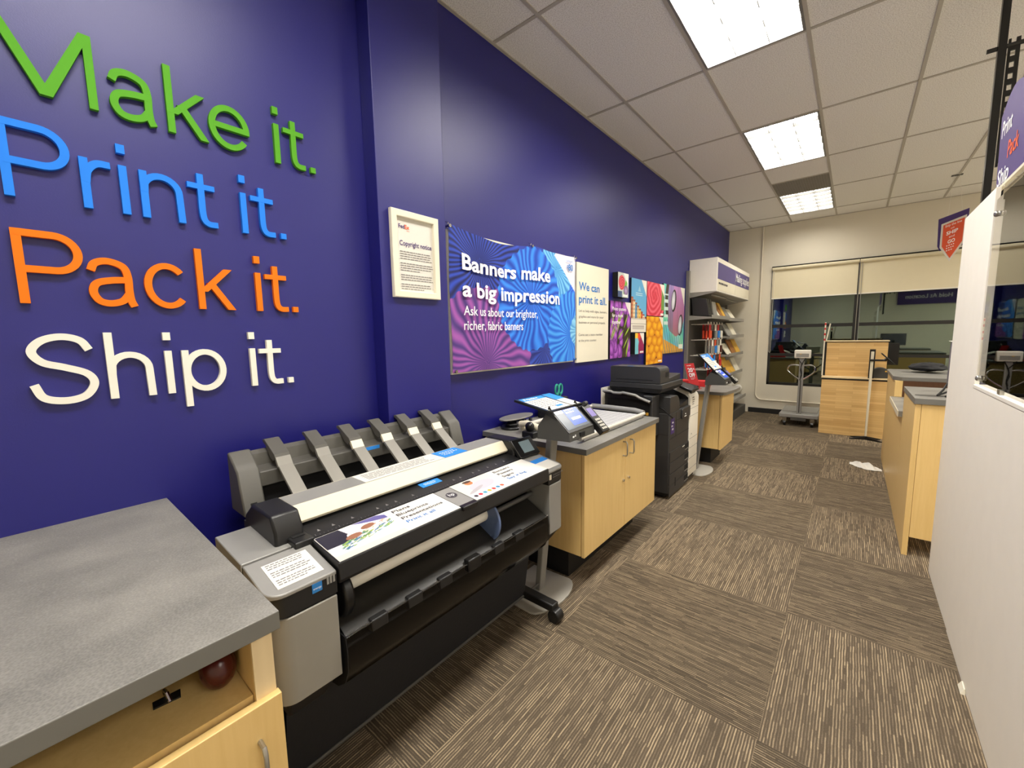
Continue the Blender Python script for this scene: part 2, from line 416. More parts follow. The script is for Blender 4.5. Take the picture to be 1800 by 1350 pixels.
M['lampc'] = mat('lamp_panel_far', (255, 250, 238), .6, emit=18., emit_rgb=(255, 249, 238))
M['louver'] = mat('louver_white', (120, 119, 116), .4, var=.0)
M['vent'] = mat('vent_grey', (120, 115, 106), .7)
M['night'] = mat('night_ground', (10, 11, 12), .9)
M['bwrap'] = mat('white_roll', (226, 224, 216), .6)
M['board'] = mat('cutting_board_grey', (184, 183, 184), .5)
M['lrail'] = mat('pale_rail', (206, 202, 192), .35, metal=.2)
M['monitor'] = mat('monitor_grey', (96, 94, 104), .45)
# ------------------------------------------------------------------ camera
cam_d = bpy.data.cameras.new('camera'); cam = bpy.data.objects.new('camera', cam_d); COL.objects.link(cam)
yaw, pitch, roll, FPX = .6939, -.11492, -.01757, 720.43
fw = Vector((-math.sin(yaw) * math.cos(pitch), math.cos(yaw) * math.cos(pitch), math.sin(pitch)))
r0 = Vector((math.cos(yaw), math.sin(yaw), 0)); u0 = r0.cross(fw)
rr = math.cos(roll) * r0 + math.sin(roll) * u0; uu = -math.sin(roll) * r0 + math.cos(roll) * u0
cam.matrix_world = Matrix((( rr.x, uu.x, -fw.x, 1.9249), (rr.y, uu.y, -fw.y, 0), (rr.z, uu.z, -fw.z, 1.5), (0, 0, 0, 1)))
cam_d.sensor_width = 36; cam_d.lens = FPX / 1800 * 36; cam_d.clip_start = .02
SC.camera = cam

# ------------------------------------------------------------------ shell
H = 3.394; D = 8.82; XR = 6.5; YF = -1.8
struct(MB().box(0, 2.9, YF, D, -.1, 0).build('floor', M['carpet'], origin=(0, 0, 0), smooth=0))
struct(MB().box(2.9, XR, YF, D, -.1, 0).build('floor_staff', M['bounce_floor'], origin=(0, 0, 0), smooth=0))  # unseen staff side floor, made pale to bounce light onto the ceiling
struct(MB().box(-.15, 0, YF, D, 0, H + .25).build('wall_left', M['blue'], smooth=0))
struct(MB().box(0, .1, 1.195, 1.627, 0, H).build('pillar_left', M['blue'], smooth=0, bevel=.004))
WX = (.72, 1.93, 3.13, 4.34); WB, WT = .54, 2.66
w = MB().box(-.15, WX[0], D, D + .16, 0, H + .25).box(WX[3], XR, D, D + .16, 0, H + .25)
w.box(WX[0], WX[3], D, D + .16, 0, WB).box(WX[0], WX[3], D, D + .16, WT, H + .25)
struct(w.build('wall_back', M['beige'], smooth=0))
struct(MB().box(XR, XR + .15, YF, D, 0, H + .25).build('wall_right', M['beige'], smooth=0))
struct(MB().box(-.15, XR, YF - .15, YF, 0, H + .25).build('wall_front', M['beige'], smooth=0))
struct(MB().box(.45, XR, D - .012, D, 0, .09).build('baseboard_back', M['kick'], smooth=0))
struct(MB().box(-1, 7, D + .3, D + 9, -.1, 0).build('ground_outside', M['night'], smooth=0))
struct(MB().box(-1, 7.5, D + 4, D + 4.2, 0, 4).build('wall_outside', M['night'], smooth=0))
# ceiling tiles, tee grid, fittings
GX = [.369 + .61 * k for k in range(-1, 12)]; GX = [max(0, x) for x in GX if x < XR] + [XR]
GY = [2.168 + 1.22 * k for k in range(-4, 7)]; GY = [YF] + [y for y in GY if YF < y < D] + [D]
LIGHTS = [(.979, y0) for y0 in (-.272, 2.168, 4.608, 7.048)] + [(x0, y0) for x0 in (4.029, 5.249) for y0 in (-.272, 2.168, 4.608, 7.048)]  # the two staff side columns are added out of view as fill light
c = MB()
for i in range(len(GX) - 1):
    for j in range(len(GY) - 1):
        if any(abs(GX[i] - a) < .01 and abs(GY[j] - b) < .01 for a, b in LIGHTS): continue
        y1 = GY[j + 1]
        if abs(GX[i] - .979) < .01 and abs(GY[j] - 5.828) < .01: y1 = 6.438
        c.poly([(GX[i], GY[j], H), (GX[i], y1, H), (GX[i + 1], y1, H), (GX[i + 1], GY[j], H)])
struct(c.build('ceiling', M['ceil'], smooth=0, origin=(0, 0, H)))
struct(MB().box(-.15, XR + .15, YF - .15, D + .16, H + .16, H + .3).build('roof_slab', M['void'], smooth=0))
g = MB()
for x in GX[1:-1]: g.box(x - .011, x + .011, YF, D, H - .006, H + .002)
for y in GY[1:-1]: g.box(0, XR, y - .011, y + .011, H - .0055, H + .002)
g.box(.979, 1.589, 6.427, 6.449, H - .0055, H + .002)
g.box(0, .02, YF, D, H - .007, H).box(0, XR, D - .02, D, H - .007, H)
struct(g.build('trim_1', M['tbar'], smooth=0)); bpy.data.objects['trim_1']['label'] = 'pale metal grid between the ceiling tiles'
def make_light(x, y, label):
    t = thing('ceiling_light', label, 'light', (x + .305, y + .61, H), 'recessed lights in the tiled ceiling')
    X0, X1, Y0, Y1 = x + .012, x + .598, y + .012, y + 1.208
    f = MB()
    for a in ((X0, X0 + .014, Y0, Y1), (X1 - .014, X1, Y0, Y1), (X0, X1, Y0, Y0 + .014), (X0, X1, Y1 - .014, Y1)): f.box(*a, H - .008, H + .1)
    f.build('frame', M['louver'], t, smooth=0)
    MB().poly([(X0, Y0, H + .075), (X1, Y0, H + .075), (X1, Y1, H + .075), (X0, Y1, H + .075)]).build('lamp_panel', M['lamp'], t, smooth=0)
    l = MB()
    for k in (1, 2): xx = X0 + (X1 - X0) * k / 3; l.prism([(xx - .002, H - .002), (xx + .002, H - .002), (xx + .006, H + .035), (xx - .006, H + .035)], 'y', Y0, Y1)
    for k in range(1, 6): yy = Y0 + (Y1 - Y0) * k / 6; l.prism([(yy - .002, H - .002), (yy + .002, H - .002), (yy + .01, H + .035), (yy - .01, H + .035)], 'x', X0, X1)
    l.build('louver', M['louver'], t, smooth=0)
    return t
L0 = make_light(*LIGHTS[1], 'white recessed louvred light nearest the camera, cut by the top edge of the photo')
def duplight(k, label): dup(L0, (LIGHTS[k][0] + .305, LIGHTS[k][1] + .61, H), label)
duplight(2, 'white recessed louvred light in the middle of the row, before the grey vent')
duplight(3, 'white recessed louvred light furthest along the row, beyond the grey vent')
duplight(0, 'white recessed louvred light in the ceiling behind the camera, over the blue wall aisle')
for k in range(4, 12): duplight(k, 'unseen recessed louvred fill light added over the staff side beyond the white partition')  # added fittings out of view, there to brighten the room
for o_ in bpy.data.objects:
    if o_.name.startswith('lamp_panel'):
        yy = o_.parent.location.y
        if yy > 4.5 or o_.parent.location.x > 3:
            o_.material_slots[0].link = 'OBJECT'; o_.material_slots[0].material = M['lampb'] if yy < 6.5 else M['lampc']
v = thing('ceiling_vent', 'dark grey air vent panel in the ceiling between the two far lights', 'vent', (1.284, 6.743, H))
MB().box(.992, 1.576, 6.451, 7.037, H - .002, H + .01).build('panel', M['vent'], v, smooth=0)
s = MB()
for k in range(1, 22): s.box(.992 + .584 * k / 22 - .001, .992 + .584 * k / 22 + .001, 6.451, 7.037, H - .004, H - .001)
s.build('grille', M['galv'], v, smooth=0)

# ------------------------------------------------------------------ windows, blinds, conduit
for k in range(3):
    x0, x1 = WX[k], WX[k + 1]
    fr = MB()
    e = .035
    fr.box(x0, x0 + e, D + .01, D + .09, WB, WT).box(x1 - e, x1, D + .01, D + .09, WB, WT)
    fr.box(x0, x1, D + .01, D + .09, WB, WB + .045).box(x0, x1, D + .01, D + .09, WT - .03, WT)
    fr.box(x0, x1, D + .015, D + .085, 1.575, 1.63).box(x0, x1, D + .015, D + .085, 1.07, 1.115)
    o = struct(fr.build('window_%d' % (k + 1), M['wframe'], smooth=0))
    MB().box(x0 + e, x1 - e, D + .045, D + .051, WB + .04, WT - .02).build('pane', M['glass'], o, smooth=0)
BL = ('cream roller blind lowered over the top of the window beside the pipe', 'cream roller blind behind the hanging ship and go sign', 'cream roller blind seen through the clear screen of the white partition')
for k in range(3):
    x0, x1 = WX[k] + (.012 if k == 0 else .004), WX[k + 1] - .004
    t = thing('roller_blind', BL[k], 'blind', ((x0 + x1) / 2, D - .02, 2.09), 'cream roller blinds on the back windows')
    MB().cyl((x0, D - .03, 2.615), (x1, D - .03, 2.615), .03, 16).build('roller', M['blind'], t)
    MB().box(x0 + .008, x1 - .008, D - .016, D - .013, 2.1, 2.62).build('fabric', M['blind'], t, smooth=0)
    MB().box(x0 + .006, x1 - .006, D - .022, D - .008, 2.088, 2.106).build('bottom_bar', M['offw'], t, smooth=0)
    MB().box(x0, x1, D - .06, D - .002, 2.648, 2.656).build('headrail', M['blacks'], t, smooth=0)
    if k < 2:
        xc = x0 - .0 if k else x0 + .006
        if k == 0: MB().tube([(xc, D - .035, 2.6), (xc, D - .035, 1.15), (xc + .012, D - .035, 1.13), (xc + .024, D - .035, 1.15), (xc + .026, D - .035, 2.6)], .003, 6).build('pull_cord', M['offw'], t)
        else: MB().tube([(xc, D - .05, 2.6), (xc, D - .05, 1.2), (xc + .02, D - .035, 1.18), (xc + .04, D - .035, 1.2), (xc + .03, D - .035, 2.6)], .004, 6).build('pull_cord', M['steel'], t)
pp = [(.56, D - .02, H - .01), (.56, D - .02, .37)] + [(.56 + .11 * (1 - math.cos(a)), D - .02, .36 - .11 * math.sin(a)) for a in np.linspace(0, PI / 2, 7)] + [(2.6, D - .02, .25)]
tag(MB().tube(pp, .012, 10).build('conduit', M['beige']), 'thin painted pipe running down the back wall then bending along under the window', 'pipe')
# ------------------------------------------------------------------ raised wall letters
def ribbon(mb, pts, w, x0, x1, closed=False):
    p = [np.array(q, float) for q in pts]; n = len(p); L = []; R = []
    for i in range(n):
        a = p[(i - 1) % n] if (closed or i > 0) else p[i]; b = p[(i + 1) % n] if (closed or i < n - 1) else p[i]
        d1 = p[i] - a; d2 = b - p[i]
        d1 = d1 / np.hypot(*d1) if np.hypot(*d1) > 1e-9 else None; d2 = d2 / np.hypot(*d2) if np.hypot(*d2) > 1e-9 else None
        if d1 is None: d1 = d2
        if d2 is None: d2 = d1
        n1 = np.array([-d1[1], d1[0]]); n2 = np.array([-d2[1], d2[0]]); m = n1 + n2; m = m / np.hypot(*m)
        k = min(1.6, 1 / max(.3, m @ n1)); L.append(p[i] + m * k * w / 2); R.append(p[i] - m * k * w / 2)
    q = range(n if closed else n - 1)
    b0 = len(mb.v)
    for i in range(n):
        mb.v += [(x0, *L[i]), (x0, *R[i]), (x1, *L[i]), (x1, *R[i])]
    for i in q:
        a = b0 + 4 * i; c = b0 + 4 * ((i + 1) % n)
        for f in ((a + 2, a + 3, c + 3, c + 2), (a, c, c + 1, a + 1), (a, a + 2, c + 2, c), (a + 1, c + 1, c + 3, a + 3)): mb.f.append(f); mb.m.append(0)
    if not closed:
        for i, fl in ((0, 0), (n - 1, 1)):
            a = b0 + 4 * i; mb.f.append((a, a + 1, a + 3, a + 2)); mb.m.append(0)
def ell(cx, cy, rx, ry, a0, a1, n=24):
    return [(cx + rx * math.cos(math.radians(t)), cy + ry * math.sin(math.radians(t))) for t in np.linspace(a0, a1, n)]
def spl(P, n=8):
    P = [np.array(p, float) for p in P]; P = [2 * P[0] - P[1]] + P + [2 * P[-1] - P[-2]]; o = []
    for i in range(1, len(P) - 2):
        for t in np.linspace(0, 1, n, endpoint=False):
            a, b, c, d = P[i - 1:i + 3]
            o.append(tuple(.5 * ((2 * b) + (c - a) * t + (2 * a - 5 * b + 4 * c - d) * t * t + (3 * b - a - 3 * c + d) * t ** 3)))
    return o + [tuple(P[-2])]
W_ = .0205; CAP = .217; XH = .155
def quad(x0, y0, x1, y1, hw): return ('q', [(x0 - hw / 2, y0), (x0 + hw / 2, y0), (x1 + hw / 2, y1), (x1 - hw / 2, y1)])
def box_(x0, x1, y0, y1): return ('q', [(x0, y0), (x1, y0), (x1, y1), (x0, y1)])
def st(p, closed=False): return ('r', p, closed)
NARCH = [(.0105, .085)] + ell(.058, .097, .0485, .0485, 160, 0, 14) + [(.1085, 0)]
G = {
 'M': [('q', [(0, 0), (0, CAP), (.027, CAP), (.112, .034), (.197, CAP), (.224, CAP), (.224, 0), (.2035, 0), (.2035, .176), (.1255, 0), (.0985, 0), (.0205, .176), (.0205, 0)])],
 'a': [st(spl([(.011, .112), (.022, .136), (.052, .1455), (.088, .132), (.0985, .1), (.0985, .05), (.101, .02), (.108, .0)])), st(spl([(.098, .088), (.058, .084), (.022, .072), (.0115, .044), (.024, .016), (.05, .0085), (.08, .018), (.098, .042)]))],
 'k': [box_(0, W_, 0, .222), quad(.018, .066, .102, XH, .027), quad(.043, .098, .106, 0, .026)],
 'e': [st(ell(.0675, .0775, .0575, .0695, -7, 325, 36)), box_(.014, .122, .0685, .0885)],
 'i': [box_(0, W_, 0, XH), box_(-.0005, .021, .193, .221)],
 't': [st(spl([(.041, .188), (.041, .12), (.041, .05), (.046, .022), (.06, .0105), (.086, .0105)])), box_(0, .084, .133, .152)],
 '.': [box_(0, .0215, 0, .0225)],
 'P': [box_(0, W_, 0, CAP), st([(.006, CAP - .01), (.08, CAP - .01)] + ell(.082, .1545, .051, .0525, 88, -88, 18) + [(.08, .102), (.006, .102)])],
 'r': [box_(0, W_, 0, XH), st(spl([(.0105, .08), (.018, .118), (.04, .142), (.072, .1445)]))],
 'n': [box_(0, W_, 0, XH), st(NARCH)],
 'h': [box_(0, W_, 0, .221), st(NARCH)],
 'c': [st(ell(.064, .0775, .0535, .0695, 42, 318, 30))],
 'p': [box_(0, W_, -.055, XH), st(ell(.069, .0775, .0565, .0695, 0, 350, 36), True)],
 'S': [st(spl([(.137, .166), (.118, .197), (.078, .2085), (.036, .196), (.014, .164), (.034, .13), (.08, .112), (.126, .09), (.14, .057), (.118, .019), (.074, .007), (.028, .02), (.0105, .062)]))],
}
ROWS = [('Make it', 2.243, 'green', 'green', [('M', .022), ('a', .274), ('k', .422), ('e', .545), ('i', .773), ('t', .810), ('.', .918)]),
        ('Print it', 1.933, 'lblue', 'bright blue', [('P', .023), ('r', .184), ('i', .275), ('n', .326), ('t', .458), ('i', .627), ('t', .663), ('.', .770)]),
        ('Pack it', 1.625, 'orange', 'orange', [('P', .022), ('a', .168), ('c', .307), ('k', .459), ('i', .656), ('t', .692), ('.', .797)]),
        ('Ship it', 1.316, 'offw', 'white', [('S', .014), ('h', .188), ('i', .340), ('p', .389), ('i', .612), ('t', .647), ('.', .754)])]
for word, zb, mk, cn, gl in ROWS:
    cnt = {}
    for ch, y0 in gl:
        mb = MB()
        for i_, s_ in enumerate(G[ch]):
            e_ = .0004 * i_          # strokes of one letter sit a hair proud of each other so no two faces coincide
            if s_[0] == 'q':
                mb.prism([(y0 + a, zb + b) for a, b in s_[1]], 'x', .001, .018 + e_)
            else: ribbon(mb, [(y0 + a, zb + b) for a, b in s_[1]], W_, .001, .018 + e_, s_[2])
        cnt[ch] = cnt.get(ch, 0) + 1
        rep = sum(1 for q, _ in gl if q == ch) > 1
        if ch == '.': lb = '%s square full stop ending the wall words %s' % (cn, word)
        elif rep: lb = '%s raised letter %s, the %s one in %s on the blue wall' % (cn, ch, 'first' if cnt[ch] == 1 else 'second', word)
        else: lb = '%s raised letter %s in the words %s on the blue wall' % (cn, ch, word)
        tag(mb.build('wall_letter', M[mk], smooth=30), lb, 'letter', 'raised letters on the blue wall')

# ------------------------------------------------------------------ framed notice on the pillar
UY, UZ = Vector((0, 1, 0)), Vector((0, 0, 1))
t = thing('notice_frame', 'white framed copyright notice hanging on the blue pillar', 'framed notice', (.1, 1.403, 1.712))
y0, y1, z0, z1 = 1.251, 1.553, 1.712, 2.149; b = .034
f = MB()
for a in (((y0, z0), (y1, z0), (y1 - b, z0 + b), (y0 + b, z0 + b)), ((y0, z1), (y0 + b, z1 - b), (y1 - b, z1 - b), (y1, z1)), ((y0, z0), (y0 + b, z0 + b), (y0 + b, z1 - b), (y0, z1)), ((y1, z0), (y1, z1), (y1 - b, z1 - b), (y1 - b, z0 + b))):
    f.prism(a, 'x', .1, .126)
f.build('frame', M['ivory'], t, bevel=.004, smooth=0)
MB().box(.1005, .108, y0 + b, y1 - b, z0 + b, z1 - b).build('notice_sheet', M['paper'], t, smooth=0)
q = bpy.data.objects['notice_sheet']
X_ = .1085
text('Fed', (X_, 1.302, 2.062), UY, UZ, .02, M['textp'], t, width=.037, bold=.02)
text('Ex', (X_, 1.34, 2.062), UY, UZ, .02, M['texto'], t, width=.028, bold=.02)
text('Office', (X_, 1.35, 2.05), UY, UZ, .006, M['texto'], t, width=.018)
text('Copyright notice', (X_, 1.304, 1.978), UY, UZ, .024, M['textp'], t, width=.206, bold=.012)
smallprint((X_, 1.304, 1.945), UY, UZ, .212, 18, .0118, M['textg'], t, seed=3, skip=(4, 9, 13, 17))

# ------------------------------------------------------------------ fabric banner
t = thing('fabric_banner', 'blue and purple fabric banner about big impressions on the blue wall', 'banner', (.02, 2.43, 1.282))
BY0, BY1, BZ0, BZ1 = 1.70, 3.148, 1.283, 2.168
# rosettes: centre (u,v), radius, light, dark, pleats  (u to the right, v up, in banner units of its width)
BW, BH = BY1 - BY0, BZ1 - BZ0
ROS = [((.565, .56), .385, (52, 138, 240), (24, 68, 180), 30), ((.80, .85), .235, (124, 198, 240), (52, 128, 204), 26), ((.215, .06), .50, (158, 84, 168), (70, 46, 118), 34),
       ((.96, .26), .36, (70, 160, 242), (24, 88, 204), 32), ((.18, .80), .44, (44, 74, 190), (20, 24, 80), 46), ((.67, .13), .33, (52, 80, 184), (30, 40, 112), 26), ((.9, .62), .36, (54, 130, 238), (26, 76, 196), 30), ((.4, -.06), .36, (60, 96, 214), (30, 52, 150), 30), ((1.05, .30), .15, (140, 206, 240), (80, 150, 210), 20)]
ORDER = [8, 3, 0, 2, 5, 1, 6, 4, 7]
def ban_col(u, v):
    x = u * BW; y = v * BW * (BH / BW); 
    R = np.full_like(u, 40.); Gc = np.full_like(u, 60.); B = np.full_like(u, 160.); done = np.zeros_like(u, bool)
    for k in ORDER:
        (cu, cv), rad, lo, dk, n = ROS[k]; dx = (u - cu) * BW; dy = (v - cv) * BH; r = np.hypot(dx, dy); a = np.arctan2(dy, dx)
        sh = .5 + .5 * np.sin(a * n + 2.2 * np.sin(a * 3 + k) + 1.3 * np.sin(a * 7 + 2 * k) + 9 * r + .8 * np.sin(30 * r + a * 5))
        sh = np.clip(sh, 0, 1) ** .8
        sh = sh * (.55 + .45 * np.clip(r / (rad * .4), 0, 1))
        m = (r < rad * (1 + .02 * np.sin(a * n))) & ~done
        for ch, (l, d_) in zip((R, Gc, B), zip(lo, dk)): ch[m] = (d_ + (l - d_) * sh)[m]
        done |= m
    # pale corner with the price
    dx = (u - 1.02) * BW; dy = (v - .98) * BH
    m = (np.abs(dx) / .35 + np.abs(dy) / .30 < 1)
    for ch, val in zip((R, Gc, B), (226, 224, 236)): ch[m] = val
    return R, Gc, B
def ban_disp(u, v):
    n = .010 * np.sin(9 * u + 2.5 * v) * np.sin(PI * u) + .006 * np.sin(30 * u + 8 * v) * (1 - .4 * v) + .018
    n = n + .012 * np.exp(-((u - .25) / .14) ** 2) * v
    sag = -.045 * np.clip(np.sin(PI * np.clip((u - .02) / .58, 0, 1)), 0, 1) ** 1.3 * v ** 3 - .008 * np.clip(np.sin(PI * np.clip((u - .6) / .4, 0, 1)), 0, 1) * v ** 4
    return n, sag
# normal of U x V for U=+Y, V=+Z is +X
cl = picture('fabric', t, (.02, BY0, BZ0), (0, BW, 0), (0, 0, BH), 420, 240, ban_col, M['cloth'], ban_disp)
MB().box(.004, .022, 1.705, 3.14, 1.272, 2.145).build('backing_board', M['ivory'], t, smooth=0)
g = MB()
for yy, zz in ((1.705, 2.158), (2.52, 2.165), (3.14, 2.16), (1.72, 1.292), (3.135, 1.294)): g.cyl((.02, yy, zz), (.055, yy, zz), .010, 14)
for yy, zz in ((1.705, 2.158), (2.52, 2.165), (3.14, 2.16)): g.tube([(.03, yy, zz), (.036, yy, zz + .02), (.01, yy, zz + .03)], .003, 6)
g.build('grommet', M['chrome'], t)
def on_cloth(P):
    P = np.array(P, float); u = (P[:, 1] - BY0) / BW; v = (P[:, 2] - BZ0) / BH; n, s = ban_disp(u, v)
    P[:, 0] = .02 + n + .012; P[:, 2] += s; return P
for s_, yy, zz, wd, hh, bo in (('Banners make', 1.79, 1.922, .945, .094, .02), ('a big impression', 1.79, 1.757, 1.09, .094, .02), ('Ask us about our brighter,', 1.80, 1.64, .77, .058, .0), ('richer, fabric banners', 1.80, 1.548, .612, .058, .0)):
    text(s_, (.05, yy, zz), UY, UZ, hh, M['textw'], t, width=wd, bold=bo + .006, warp=on_cloth)
text('Starting at', (.05, 2.99, 2.118), UY, UZ, .016, M['textb'], t, width=.1, warp=on_cloth)
text('$', (.05, 3.0, 2.066), UY, UZ, .025, M['textb'], t, width=.02, bold=.01, warp=on_cloth)
text('80', (.05, 3.024, 2.048), UY, UZ, .05, M['textb'], t, width=.075, bold=.02, warp=on_cloth)

# ------------------------------------------------------------------ boards and posters on the blue wall
t = thing('wall_sign', 'tall cream board reading We can print it all on the blue wall', 'sign board', (.01, 3.51, 1.256))
MB().box(.001, .02, 3.204, 3.815, 1.256, 2.142).build('board', M['ivory'], t, smooth=0)
text('We can', (.02, 3.24, 1.905), UY, UZ, .07, M['textb'], t, width=.385, bold=.018)
text('print it all.', (.02, 3.24, 1.792), UY, UZ, .07, M['textb'], t, width=.53, bold=.018)
for k, s_ in enumerate(('Let us help with signs, banners,', 'graphics and more for your', 'business or personal projects.')):
    text(s_, (.02, 3.24, 1.712 - .052 * k), UY, UZ, .022, M['textg'], t, width=(.54, .47, .51)[k])
for k, s_ in enumerate(('Come see a team member', 'at the print counter.')):
    text(s_, (.02, 3.235, 1.496 - .052 * k), UY, UZ, .022, M['textg'], t, width=(.46, .34)[k])

def corner_tri(u, v, w=.28, h=.3):     # pale corner flash top right
    return (1 - u) / w + (1 - v) / h < 1
def blend(base, m, rgb):
    return [np.where(m, c2, c) for c, c2 in zip(base, rgb)]
def fill(u, rgb): return [np.full_like(u, float(c)) for c in rgb]
def ellm(u, v, cx, cy, rx, ry, rot=0):
    c_, s_ = math.cos(rot), math.sin(rot); dx, dy = u - cx, v - cy; X = dx * c_ + dy * s_; Y = -dx * s_ + dy * c_
    return np.sqrt((X / rx) ** 2 + (Y / ry) ** 2)
def shaded(base, d, lo, hi):
    m = d < 1; k = np.clip(1 - d, 0, 1) ** .6
    return [np.where(m, l + (h - l) * k, c) for c, l, h in zip(base, lo, hi)]
def eggplants(u, v):
    b = fill(u, (54, 44, 34)); r = random.Random(4)
    for k in range(36):
        cx, cy = r.uniform(0, 1), r.uniform(0, 1); b = shaded(b, ellm(u, v, cx, cy, r.uniform(.09, .15), r.uniform(.08, .13), r.uniform(0, 3)), (88, 26, 116), (206, 116, 226))
    for k in range(12):
        cx, cy, a = r.uniform(.1, .95), r.uniform(.05, .75), r.uniform(.5, 1.3)
        b = shaded(b, ellm(u, v, cx, cy, .16, .018, a), (112, 140, 30), (184, 220, 70))
    return blend(b, corner_tri(u, v, .3, .27), (236, 232, 226))
def town(u, v):
    b = [90 + 30 * v * 0 + 20 * (1 - v), 165 + 20 * (1 - v), 214 + 10 * (1 - v)]
    top = .68 - .42 * u
    cols = [(196, 120, 84), (236, 214, 170), (88, 150, 196), (226, 186, 120), (232, 196, 92), (214, 96, 64), (228, 210, 176), (196, 70, 56)]
    k = np.clip((u * 8).astype(int), 0, 7); step = .66 - .052 * k
    house = (v < step) & (v > .2)
    for i, cc in enumerate(cols):
        b = blend(b, house & (k == i), cc)
        win = house & (k == i) & (np.mod(v, .075) > .04) & (np.mod(u * 8, 1) > .3) & (np.mod(u * 8, 1) < .62); b = blend(b, win, tuple(x * .45 for x in cc))
    b = blend(b, (v < step) & (v > step - .03), (150, 76, 60))
    b = blend(b, v < .26, (232, 226, 214)); b = blend(b, (v < .255) & (v > .25), (120, 116, 110)); b = blend(b, (v < .165) & (v > .155), (90, 84, 80))
    for y in (.12, .095, .07): b = blend(b, (np.abs(v - y) < .006) & (u > .1) & (u < .86), (168, 156, 152))
    tri = (np.abs(u - .52) < (.88 - v) * .9) & (v > .77) & (v < .88); b = blend(b, tri, (150, 200, 224))
    for y in (.735, .70): b = blend(b, (np.abs(v - y) < .008) & (np.abs(u - .5) < .22), (190, 220, 232))
    return blend(b, (1 - u) / .36 + (1 - v) / .3 < 1, (234, 230, 220))
def rose(u, v):
    d = np.hypot((u - .42) * 1.0, (v - .62) * .8); a = np.arctan2(v - .62, u - .42)
    k = .5 + .5 * np.sin(d * 46 + 2.2 * a + 1.2 * np.sin(4 * a)); k = k * np.clip(d * 5, .4, 1)
    b = [206 + 30 * k, 42 + 66 * k, 66 + 60 * k]
    b = blend(b, d > .66, (64, 30, 30)); b = blend(b, (u > .82) & (v > .2) & (d > .42), (110, 150, 70))
    b = blend(b, (u > .78) & (u < .97) & (v > .03) & (v < .09), (240, 236, 230))
    return blend(b, corner_tri(u, v, .3, .38), (238, 232, 222))
def apricots(u, v):
    b = fill(u, (64, 38, 20)); r = random.Random(11)
    for j in range(7):
        for i in range(4):
            cx = (i + .5 * (j % 2)) / 3.1 + r.uniform(-.03, .03); cy = j / 6. + r.uniform(-.02, .02)
            b = shaded(b, ellm(u, v, cx, cy, .2, .115, r.uniform(-.2, .4)), (206, 112, 10), (252, 196, 40))
    b = blend(b, (u > .74) & (u < .95) & (v > .03) & (v < .065), (250, 240, 220))
    return blend(b, corner_tri(u, v, .26, .24), (236, 228, 212))
def mural(u, v):
    b = [120 + 60 * np.sin(8 * u + 10 * v) * .4, 196 + 16 * np.sin(14 * v + 6 * u), 190 + 18 * np.cos(12 * u - 9 * v)]
    bird = (ellm(u, v, .55, .86, .52, .62, .15) < 1) & (v > .3 - .3 * (u - .4)) & (u > .22)
    b = [np.where(bird, 120 + 40 * v + 34 * (u > .45), c) if i == 0 else np.where(bird, 112 + 40 * np.abs(v - .4), c) if i == 1 else np.where(bird, 96 + 104 * v, c) for i, c in enumerate(b)]
    for (cx, cy) in ((.47, .78), (.82, .42)):
        b = blend(b, ellm(u, v, cx, cy, .115, .17, -.25) < 1, (50, 44, 48)); b = shaded(b, ellm(u, v, cx - .02, cy, .08, .14, -.25), (170, 172, 184), (232, 234, 240))
    b = blend(b, (np.abs(u - .2 - .06 * np.sin(v * 6)) < .06) & (v > .55), (58, 50, 46))
    b = blend(b, (v < .22 - .2 * u), (222, 160, 46)); b = blend(b, (v < .035), (206, 150, 52))
    st_ = np.sin(60 * u + 30 * v) > .82; b = blend(b, st_ & ~bird & (v < .5), (70, 140, 150))
    b = blend(b, (np.abs(u - .13) < .085) & (np.mod(v, .105) < .045) & (v > .42) & (v < .86), (206, 226, 220))
    b = blend(b, (u > .76) & (u < .96) & (v > .05) & (v < .12), (236, 236, 226))
    b = blend(b, (np.abs(u - .333) < .003) | (np.abs(u - .666) < .003), (60, 60, 60))
    return blend(b, corner_tri(u, v, .22, .28), (240, 238, 226))
def abstract(u, v):
    b = fill(u, (206, 46, 60)); b = blend(b, v > .62 + .5 * (u - .2), (230, 70, 50))
    b = blend(b, (ellm(u, v, .05, .35, .42, .5) < 1), (120, 198, 214)); b = blend(b, (ellm(u, v, .72, .3, .36, .46) < 1), (150, 22, 84))
    b = blend(b, (u < .3) & (v > .75), (240, 200, 60)); b = blend(b, (u > .55) & (u < .95) & (v > .05) & (v < .13), (240, 236, 230))
    return blend(b, corner_tri(u, v, .5, .55), (240, 238, 230))
def flowers(u, v):
    b = fill(u, (196, 206, 200)); d = np.hypot(u - .36, (v - .6) * 1.0); k = .5 + .5 * np.sin(d * 60 + 3 * np.arctan2(v - .6, u - .36))
    m = d < .3; b = [np.where(m, x + y * k, c) for c, x, y in zip(b, (176, 40, 60), (60, 60, 50))]
    b = blend(b, ellm(u, v, .72, .5, .1, .4, -.5) < 1, (110, 180, 60)); b = shaded(b, ellm(u, v, .75, .3, .22, .2), (90, 60, 110), (190, 170, 210))
    b = blend(b, (v < .25) & (u < .4), (70, 90, 130)); b = blend(b, (u > .5) & (u < .9) & (v > .04) & (v < .12), (244, 244, 240))
    return blend(b, corner_tri(u, v, .5, .5), (240, 238, 232))
